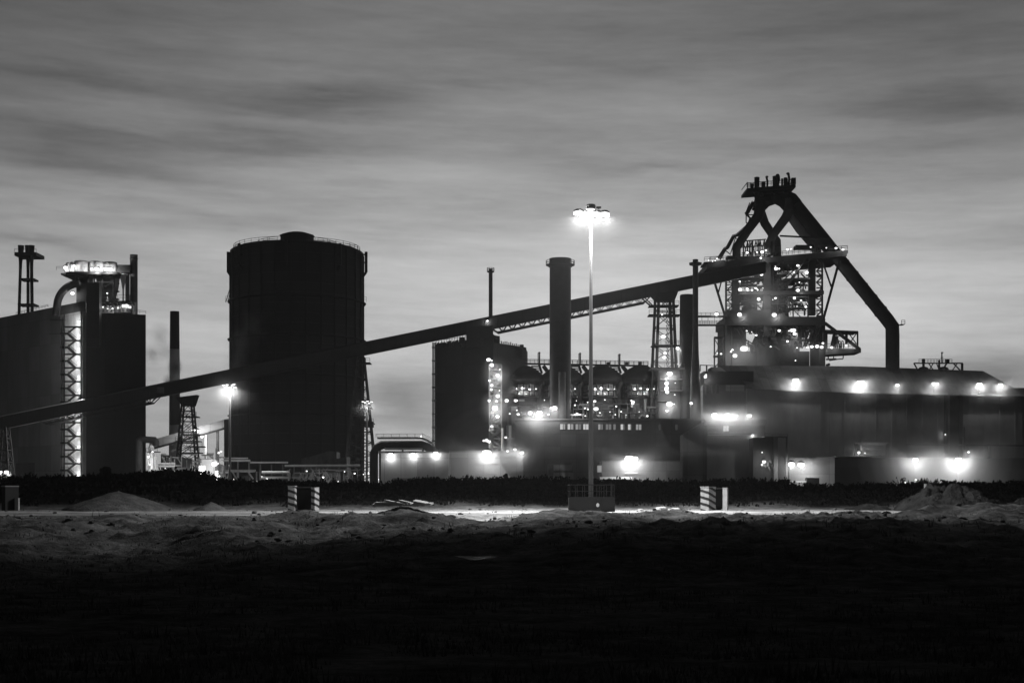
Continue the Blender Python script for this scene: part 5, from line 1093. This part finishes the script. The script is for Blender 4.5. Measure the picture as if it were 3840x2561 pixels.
# jib deck on the right
deck('jib_deck', 3094, 1236, 3218, 1241, 7, 8); deck('jib_deck', 3097, 1306, 3229, 1308, (24,14), 10)
mb = MB()
for a, b_, c, d, wd in ((3216,1243,3216,1306,.5),(3094,1212,3224,1310,1.1),(3094,1248,3094,1306,1.5),(3130,1245,3118,1306,.6),(3132,1245,3132,1306,.4),(3135,1245,3150,1306,.4),(3174,1245,3174,1290,.8),(3115,1300,3125,1250,.3),(3188,1285,3215,1246,.3),(3175,1270,3170,1246,.3),(3160,1250,3115,1285,.3),(3180,1246,3212,1290,.3),(3125,1306,3130,1262,.5),(3140,1306,3136,1262,.4)): mb.bar(P(a,b_,0), P(c,d,0), wd)
mb.rail(P(3100,1306,-.2), P(3215,1306,-.2), 1.6, .14, 1.4); mb.build('jib_frame', STEEL, bf)
mb = MB(); k = M(YF0)
for px in (3125,3134,3146,3156): mb.tube([P(px,1306,2), P(px,1284,2), P(px+2,1278,2), P(px+6,1280,2), P(px+7,1306,2)], 1.6*k, 8)
mb.tube([P(3110,1352,2), P(3150,1346,2), P(3160,1346,2), P(3162,1342,2), P(3162,1330,2)], 2*k, 8); mb.bar(P(3098,1348,2), P(3136,1346,2), .5); mb.bar(P(3106,1338,2), P(3106,1350,2), .4); mb.bar(P(3098,1370,2), P(3112,1366,2), .8); mb.bar(P(3126,1332,2), P(3126,1346,2), .3); mb.build('jib_pipe', STEEL, bf, True)
# side frames on the left
mb = MB()
for a, b_, c, d, wd in ((2679,1267,2715,1267,.9),(2679,1267,2679,1378,.5),(2676,1337,2715,1337,.8),(2680,1330,2712,1275,.25),(2682,1275,2712,1330,.25),(2680,1378,2712,1340,.25),(2702,1290,2702,1325,.4),(2702,1290,2712,1288,.3),(2626,1369,2715,1372,.3),(2650,1369,2650,1392,.5),(2626,1369,2626,1392,.3),(2666,1378,2666,1392,.3)): mb.bar(P(a,b_,-2), P(c,d,-2), wd)
mb.build('side_frame', STEEL, bf)
for px, py, k in ((2672,980,'t'),(2657,977,'t'),(2689,970,'s'),(2682,978,'t'),(2802,948,'s'),(2839,946,'s'),(2858,945,'m'),(2872,939,'s'),(2953,936,'s'),(2966,934,'t'),(3040,927,'t'),(3099,930,'s'),(3135,931,'s'),(3161,936,'m'),
  (2853,968,'s'),(2855,985,'s'),(2855,998,'t'),(2857,1013,'s'),(2855,1028,'m'),(2836,1030,'s'),(2838,1000,'t'),(2908,1000,'s'),(2910,1008,'m'),(2922,1008,'s'),(2992,996,'m'),(3025,1022,'m'),(2978,1022,'t'),(2998,1059,'s'),
  (2775,1086,'m'),(2802,1083,'s'),(2803,1090,'t'),(2820,1088,'s'),(2834,1081,'s'),(2841,1087,'s'),(2861,1081,'t'),(2774,1056,'s'),(2979,1118,'l'),(2992,1089,'m'),(3004,1127,'s'),(3022,1151,'s'),
  (2773,1180,'l'),(2903,1181,'l'),(2922,1240,'m'),(2959,1241,'s'),(2970,1239,'m'),(2978,1239,'m'),(2980,1252,'m'),(2836,1257,'s'),(2953,1280,'m'),(2747,1312,'m'),(2741,1319,'m'),(2989,1304,'s'),(3029,1303,'m'),(3044,1300,'m'),(3064,1299,'m'),(3081,1302,'m'),(3086,1287,'s'),(3119,1303,'m'),(3173,1296,'m'),(2704,1327,'s'),(2690,1325,'t'),
  (2898,1124,'t'),(2908,1118,'s'),(2890,1300,'t'),(2983,1352,'t'),(2800,1241,'t'),(2819,1245,'t')): lamp(bf, px, py, DY(px)-2.0, 'f'+k)
for px, py in ((2845,1122),(2790,1307),(2756,1334)): lamp(bf, px, py, DY(px)-6, 'fx')
# bridge from the chimney to the furnace
fb = thing('access_bridge', 'double railed access bridge hanging between the capped chimney and the furnace', 'bridge', (XX(2668,520), 520, ZZ(1222,520)))
mb = MB(); mb.bar(W(2612,1187,520), W(2716,1187,520), 2.6, .5); mb.bar(W(2612,1220,521), W(2716,1220,521), 2.6, .4); mb.build('deck', STEEL, fb)
mb = MB()
for dy in (-1.2, 1.2): mb.rail(W(2612,1186,520+dy), W(2716,1186,520+dy), 1.3, .13, 1.5)
for k in range(5): mb.bar(W(2612,1203+k*3.4,519.6), W(2716,1203+k*3.4,519.6), .13)
for px in range(2616, 2716, 9): mb.bar(W(px,1202,519.6), W(px,1220,519.6), .12)
for px in (2632, 2655, 2680, 2700): mb.bar(W(px,1188,520), W(px,1203,520), .15)
mb.build('railing', STEEL, fb); lamp(fb, 2687, 1178, 517, 'm')
# ------------------------------------------------------------------ right: cast house and low blocks
def Yc_(px): return 470+(px-2947)*.0317
ch_ = thing('cast_house', 'very long dark hall with floodlights along its roof edge, right of the furnace', 'hall', (XX(3300,482), 482, 0))
def H(px, py, dy=0.0): return W(px, py, Yc_(px)+dy)
EV = [(2830,1459),(3200,1471),(3640,1481),(3800,1483),(4100,1487)]; RG = [(2700,1371),(3200,1373),(3687,1391),(3802,1454),(4100,1456)]
mb = MB(); vs = []
for (a, b_), (c, d) in zip(EV, RG): vs += [H(a,b_), H(c,d,20)]
mb.add(vs+[v+V(0,0,-.4) for v in vs], [(2*i,2*i+2,2*i+3,2*i+1) for i in range(4)]+[(10+2*i,10+2*i+1,10+2*i+3,10+2*i+2) for i in range(4)]+[(2*i,10+2*i,12+2*i,2*i+2) for i in range(4)])
SHED = mat('cast_house_roof', .2, .75, .3, .2, seam=(3, 40), streak=.5); mb.build('roof', SHED, ch_)
HALLW = mat('cast_house_wall', .25, .85, .35, .10, streak=.8)
def wallseg(name, a, b_, ya, yb, dy, m_, dep=8, py1=None):
    A, B = H(a,ya,dy), H(b_,yb,dy); mb = MB(); mb.plan([(A.x,A.y),(B.x,B.y),(B.x,B.y+dep),(A.x,A.y+dep)], 0 if py1 is None else ZZ(py1,A.y), [A.z,B.z,B.z,A.z]); return mb.build(name, m_, ch_)
wallseg('wall', 2800, 3077, 1457, 1466, 1.6, HALLW); wallseg('wall', 3077.2, 3562, 1466, 1479, 2.4, HALLW); wallseg('wall', 3612, 3834, 1480, 1484, 2.4, HALLW); wallseg('recess_wall', 3558, 3616, 1479, 1481, 7.5, CLAD, 4)
mb = MB(); mb.bar(H(3550,1484,1.2), H(3550,1850,1.2), .7); mb.bar(H(3542,1484,1.6), H(3542,1850,1.6), .3); mb.build('rain_pipe', STEEL, ch_)
mb = MB(); mb.bar(H(3606,1640,3), H(3606,1690,3), .5); mb.bar(H(3616,1600,1.6), H(3616,1850,1.6), .4); mb.bar(H(3400,1667,.5), H(3860,1671,.5), .5); mb.bar(H(3712,1671,.5), H(3712,1722,.5), .8); mb.bar(H(3600,1636,.5),H(3618,1634,.5),.4); mb.build('service_pipe', STEEL, ch_)
wallseg('end_bay', 3836, 4100, 1484, 1490, 3.0, CLADM)
for px, py, k in ((2984,1427,'l'),(3222,1433,'l'),(3233,1433,'l'),(3365,1444,'m'),(3502,1439,'m'),(3514,1439,'m'),(3673,1443,'l'),(3752,1445,'l'),(3545,1629,'t')): lamp(ch_, px, py, Yc_(px)-(1.0 if py < 1500 else -.8), k)
mb = MB()
for px in (2984,3222,3233,3365,3502,3514,3673,3752): mb.bar(H(px,1445,.2), H(px,1472,.8), .12)
mb.build('lamp_post', STEEL, ch_)
# left annex of the hall
an_ = thing('cast_house_annex', 'dark annex with a pale band between the furnace foot and the cast house', 'building', (XX(2740,468), 468, 0))
mb = MB(); mb.pbox(2636,1443,2830,None,469,12); mb.build('wall', CLADM, an_); mb = MB(); mb.pbox(2640,1392,2826,1443,472,12); mb.build('upper_wall', CLAD, an_); mb = MB(); mb.pbox(2722,1443.5,2790,1466,468.6,.35); mb.build('pale_band', CLADL, an_)
mb = MB()
for px in (2652, 2674, 2690): mb.bar(W(px,1440,467), W(px,1475,467), .8)
mb.bar(W(2640,1480,467), W(2662,1512,467), .5); mb.build('pipe', STEELM, an_)
for px, py, k in ((2645,1413,'m'),(2648,1405,'s')): lamp(an_, px, py, 470, k)
for px in range(3110, 3830, 58):
    if not 3540 < px < 3620: MB().bar(H(px,1478,1.9 if px > 3077 else 1.2), H(px,1850,1.9), .18).build('pilaster', HALLW, ch_)
# crane on the hall roof
rc = thing('roof_crane', 'spindly railed crane platform with a short mast standing on the cast house roof', 'crane', (XX(3520,502), 502, ZZ(1388,502)))
Yr = 503.0; q = M(Yr)
mb = MB(); mb.bar(W(3427,1362,Yr), W(3609,1362,Yr), .9, .4); mb.bar(W(3427,1362,Yr+3), W(3609,1362,Yr+3), .9, .4); mb.build('deck', STEEL, rc)
mb = MB()
for a, b_, c, d, w_ in ((3427,1362,3442,1388,.4),(3608,1362,3608,1388,.7),(3463,1345,3463,1386,.7),(3482,1362,3500,1388,.3),(3500,1362,3484,1388,.3),(3522,1350,3522,1388,.6),(3550,1362,3535,1388,.5),(3575,1362,3600,1388,.4),(3590,1362,3572,1388,.3),(3512,1362,3522,1388,.3)): mb.bar(W(a,b_,Yr), W(c,d,Yr), w_); mb.bar(W(a,b_,Yr+3), W(c,d,Yr+3), w_)
mb.build('leg', STEEL, rc)
mb = MB(); mb.rail(W(3446,1361,Yr), W(3570,1361,Yr), 1.35, .13, 1.0); mb.rail(W(3446,1361,Yr+3), W(3570,1361,Yr+3), 1.35, .13, 1.0); mb.pbox(3550,1346,3561,1362,Yr,2); mb.build('railing', STEEL, rc)
mb = MB(); mb.bar(W(3532,1362,Yr), W(3532,1322,Yr), .35); mb.bar(W(3529,1322,Yr), W(3537,1322,Yr), .35); mb.bar(W(3528,1341,Yr), W(3537,1341,Yr), .25); mb.build('mast', STEEL, rc)
mb = MB(); 
for px in (3463, 3538): mb.blob(W(px,1384,Yr+1.5), 1.9, 1.5, .9, 10, 7)
mb.build('winch_drum', STEEL, rc, True)
# building with window and floodlights left of the hall
YB_ = 441.0
sb_ = thing('switch_house', 'square grey building with one lit double window and blazing lamps above its flat roof', 'building', (XX(2760,YB_), YB_, 0))
mb = MB(); mb.pbox(2652,1594,2870,None,YB_,18); mb.build('wall', HALLW, sb_); mb = MB(); mb.pbox(2644,1574,2876,1594,YB_-.6,19); mb.build('roof', CLADL, sb_)
win(sb_, 2712, 2722, 1596, 1617, YB_, 0); win(sb_, 2723, 2733, 1596, 1617, YB_, 0)
mb = MB(); mb.prism([(2654,1574),(2560,1630),(2560,1850),(2654,1850)], YB_+1, 12); mb.build('side_ramp', CLADM, sb_)
mb = MB(); mb.pbox(2656,1630,2824,1632,YB_-1.2,1.2); mb.rail(W(2656,1630,YB_-1.2), W(2824,1630,YB_-1.2), .9, .09); mb.build('walkway', PAINT, sb_)
for px, py, k in ((2680,1557,'l'),(2728,1556,'x'),(2762,1559,'m'),(2810,1559,'l'),(2822,1631,'t')): lamp(sb_, px, py, YB_-.4, k)
YX = 434.0
tk = thing('dark_housing', 'black box housing with a lit railing along its top beside the switch house', 'housing', (XX(2864,YX), YX, 0))
mb = MB(); mb.pbox(2824,1640,2904,None,YX,9); mb.build('casing', CLAD, tk); mb = MB(); mb.pbox(2866,1635,2954,1639,YX-.6,6); mb.rail(W(2866,1635,YX-.6), W(2954,1637,YX-.6), .8, .1); mb.bar(W(2908,1640,YX), W(2908,1850,YX), 1.2); mb.bar(W(2950,1640,YX+2), W(2950,1850,YX+2), .5); mb.build('platform', STEELM, tk)
mb = MB(); rr = random.Random(9)
for k in range(16): a = rr.uniform(2862,2900); b_ = rr.uniform(1722,1752); mb.bar(W(a,b_,YX-2), W(a+rr.choice((0,8,-6)), b_+rr.choice((14,4,9)), YX-2), rr.uniform(.2,.4))
mb.build('pipework', STEELM, tk); lamp(tk, 2865, 1731, YX-4, 'm'); lamp(tk, 2858, 1696, YX-1.5, 't'); lamp(tk, 2857,1742,YX-4,'t')
# low blocks in front
YO = 428.0
lo = thing('low_block', 'low block with pale lit left face and long black front before the hall', 'building', (XX(3300,YO), YO, 0))
a, c, e = (XX(2960,YO+9), YO+9), (XX(3130,YO), YO), (XX(3900,YO+4), YO+4)
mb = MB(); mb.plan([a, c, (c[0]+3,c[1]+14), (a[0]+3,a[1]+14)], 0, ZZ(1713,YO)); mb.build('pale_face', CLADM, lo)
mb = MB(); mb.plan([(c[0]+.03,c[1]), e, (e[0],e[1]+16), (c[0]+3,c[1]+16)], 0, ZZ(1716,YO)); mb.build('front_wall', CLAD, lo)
mb = MB(); mb.plan([(a[0]+8,a[1]-.6), (c[0]+.4,c[1]-.5), (XX(3275,YO),YO-.4), (XX(3275,YO),YO+12), (a[0]+8,a[1]+12)], ZZ(1713,YO), ZZ(1710,YO)); mb.build('roof_edge', PAINT, lo)  # lit stretch of the roof edge put in as pale paint
mb = MB(); mb.pbox(3026,1791,3074,None,YO+3,3); mb.build('door', STEEL, lo); mb = MB(); mb.pbox(2972,1803,3028,1808,YO+4,1); mb.build('step', PAINT, lo)
for px, py, k in ((2968,1741,'l'),(3004,1742,'l')): lamp(lo, px, py, YO+2.5, k)
for px, py, k in ((3433,1724,'x'),(3594,1725,'xx')): lamp(lo, px, py, YO-3, k)
for px, py, k in ((3395,1809,'s'),(3434,1799,'t'),(3541,1809,'m'),(3632,1695,'s'),(3737,1820,'t'),(3753,1820,'t'),(3766,1820,'t')): lamp(lo, px, py, YO-3.5, k)
mb = MB(); mb.bar(W(3380,1819,YO-4), W(3418,1819,YO-4), .25); mb.bar(W(3433,1740,YO-1), W(3433,1850,YO-1), .3); mb.bar(W(3594,1740,YO-1), W(3594,1850,YO-1), .3); mb.build('lamp_bracket', STEELM, lo)
pf = thing('portal_frame', 'small lit steel portal standing above the roof of the long black low block', 'gantry', (XX(3265,452), 452, 0))
for q in (3210, 3328): MB().bar(W(q,1850,452), W(q,1664,452), .95).build('post', STEEL, pf)
mb = MB(); mb.bar(W(3208,1664,452), W(3330,1664,452), .8); mb.bar(W(3212,1660,453), W(3330,1660,453), .35); mb.build('beam', PAINT, pf); mb = MB(); mb.pbox(3222,1668,3322,1706,460,4); mb.build('panel', CLADL, pf); mb = MB(); mb.bar(W(3229,1666,451), W(3229,1688,451), .5); mb.bar(W(3250,1684,452), W(3300,1684,452), .5); mb.build('hanger', PAINT, pf)
lamp(pf, 3221, 1697, 448, 'm'); lamp(pf, 3244, 1698, 449, 't')
# mid low block round the double lamp
YZ = 427.0
ml = thing('loading_block', 'low grey loading block under the fierce double lamp right of the tall mast', 'building', (XX(2350,YZ), YZ, 0))
mb = MB(); mb.pbox(2258,1729,2560,None,YZ,14); mb.build('wall', mat('loading_wall', .09, .8, .35, .15, seam=(4, 4), streak=.8), ml); mb = MB(); mb.pbox(2056,1738,2150,None,YZ+6,8); mb.build('side_bay', CLADM, ml)
mb = MB(); mb.pbox(2076,1743,2146,1763,YZ+5.8,.1); mb.pbox(2075,1772,2150,1796,YZ+5.8,.1); mb.build('pale_panel', CLADL, ml); mb = MB(); mb.pbox(2240,1745,2256,1770,YZ-.5,.4); mb.pbox(2250,1788,2370,1796,YZ-.5,.4); mb.build('pale_strip', PAINT, ml); mb = MB(); mb.pbox(2345,1772,2392,1774,YZ-1.0,.9); mb.build('canopy', PAINT, ml)
lamp(ml, 2360, 1720, YZ-4, 'x'); lamp(ml, 2380, 1720, YZ-4, 'l')
# pale drum by the earth heap
mb = MB(); c = W(3471,1823,175); mb.lathe(c.x, c.y, [(.2,c.z-.3),(.2,c.z+.3),(.1,c.z+.31)], 10); mb.bar((c.x,c.y,0),(c.x,c.y,c.z-.3),.08); o = mb.build('marker_post', WHITE, None, loc=(c.x,c.y,0)); tag(o, 'little white topped marker post on the bank behind the ragged earth heap', 'marker post')

# ------------------------------------------------------------------ air
def vol(name, dens, aniso, colr=1.0, noise=None):
    m = bpy.data.materials.new(name); m.use_nodes = True; t = m.node_tree
    for n in list(t.nodes): t.nodes.remove(n)
    v = t.nodes.new('ShaderNodeVolumePrincipled'); v.inputs['Color'].default_value = gray(colr); v.inputs['Density'].default_value = dens; v.inputs['Anisotropy'].default_value = aniso
    o = t.nodes.new('ShaderNodeOutputMaterial'); t.links.new(v.outputs[0], o.inputs['Volume'])
    return m
if HAZE:
    mb = MB(); mb.box(-3100, -420, -3.5, 3100, 4300, 122); hz = mb.build('haze', vol('haze_air', HAZE, .55)); hz['kind'] = 'stuff'
def puffmat(name, rx, ry, rz, dens, aniso, colr, seed):
    """air that thins away from its middle, torn by drifting turbulence"""
    m = vol(name, dens, aniso, colr); t = m.node_tree; v = [n for n in t.nodes if n.type == 'PRINCIPLED_VOLUME'][0]
    tcn = t.nodes.new('ShaderNodeTexCoord'); mp = t.nodes.new('ShaderNodeMapping'); mp.inputs['Scale'].default_value = (1/rx, 1/ry, 1/rz)
    gr = t.nodes.new('ShaderNodeTexGradient'); gr.gradient_type = 'SPHERICAL'
    nz = t.nodes.new('ShaderNodeTexNoise'); nz.noise_dimensions = '4D'; nz.inputs['W'].default_value = seed*1.7; nz.inputs['Scale'].default_value = 1.6/max(rx, rz)*1.2; nz.inputs['Detail'].default_value = 3
    t.links.new(tcn.outputs['Object'], mp.inputs[0]); t.links.new(mp.outputs[0], gr.inputs[0]); t.links.new(tcn.outputs['Object'], nz.inputs['Vector'])
    def mk(op, *a):
        n = t.nodes.new('ShaderNodeMath'); n.operation = op
        for i, q in enumerate(a):
            if isinstance(q, (int, float)): n.inputs[i].default_value = q
            else: t.links.new(q, n.inputs[i])
        return n.outputs[0]
    t.links.new(mk('MULTIPLY', mk('MULTIPLY', mk('POWER', gr.outputs[0], 2.0), mk('MAXIMUM', mk('MULTIPLY_ADD', nz.outputs[0], 3.0, -.55), .1)), dens), v.inputs['Density'])
    m.cycles.volume_step_rate = .6; return m
def mist(px, py, Y, rx, ry, rz, dens, aniso=.5, seed=0, name='mist', colr=1.0):
    c = W(px, py, Y); mb = MB()
    if name == 'mist' and rx < 20:                     # small puffs, nearly all added as lamp halos: denser towards the middle
        base = None
        for k, g_ in ((1.6, .06), (1.25, .07), (.95, .09), (.7, .11), (.5, .12), (.33, .12)):
            mb = MB(); mb.blob(c, rx*k, ry*k, rz*k, 18, 11); o = mb.build('mist' if base is None else 'mist_halo_core', vol('mist_air', dens*g_, .0, colr), base, True, loc=c)
            base = base or o
        base['kind'] = 'stuff'; return base
    m = puffmat(name+'_air', rx, ry, rz, dens, aniso, colr, seed); mb.blob(c, rx, ry, rz, 20, 12)
    o = mb.build(name, m, None, True, loc=c); o['kind'] = 'stuff'; return o
for q in MIST_HALO: mist(*q)
for (px, py, Y, rx, ry, rz, dn, cl_, sd_) in SMOKE: mist(px, py, Y, rx, ry, rz, dn, .3, sd_, 'steam_puff', cl_)
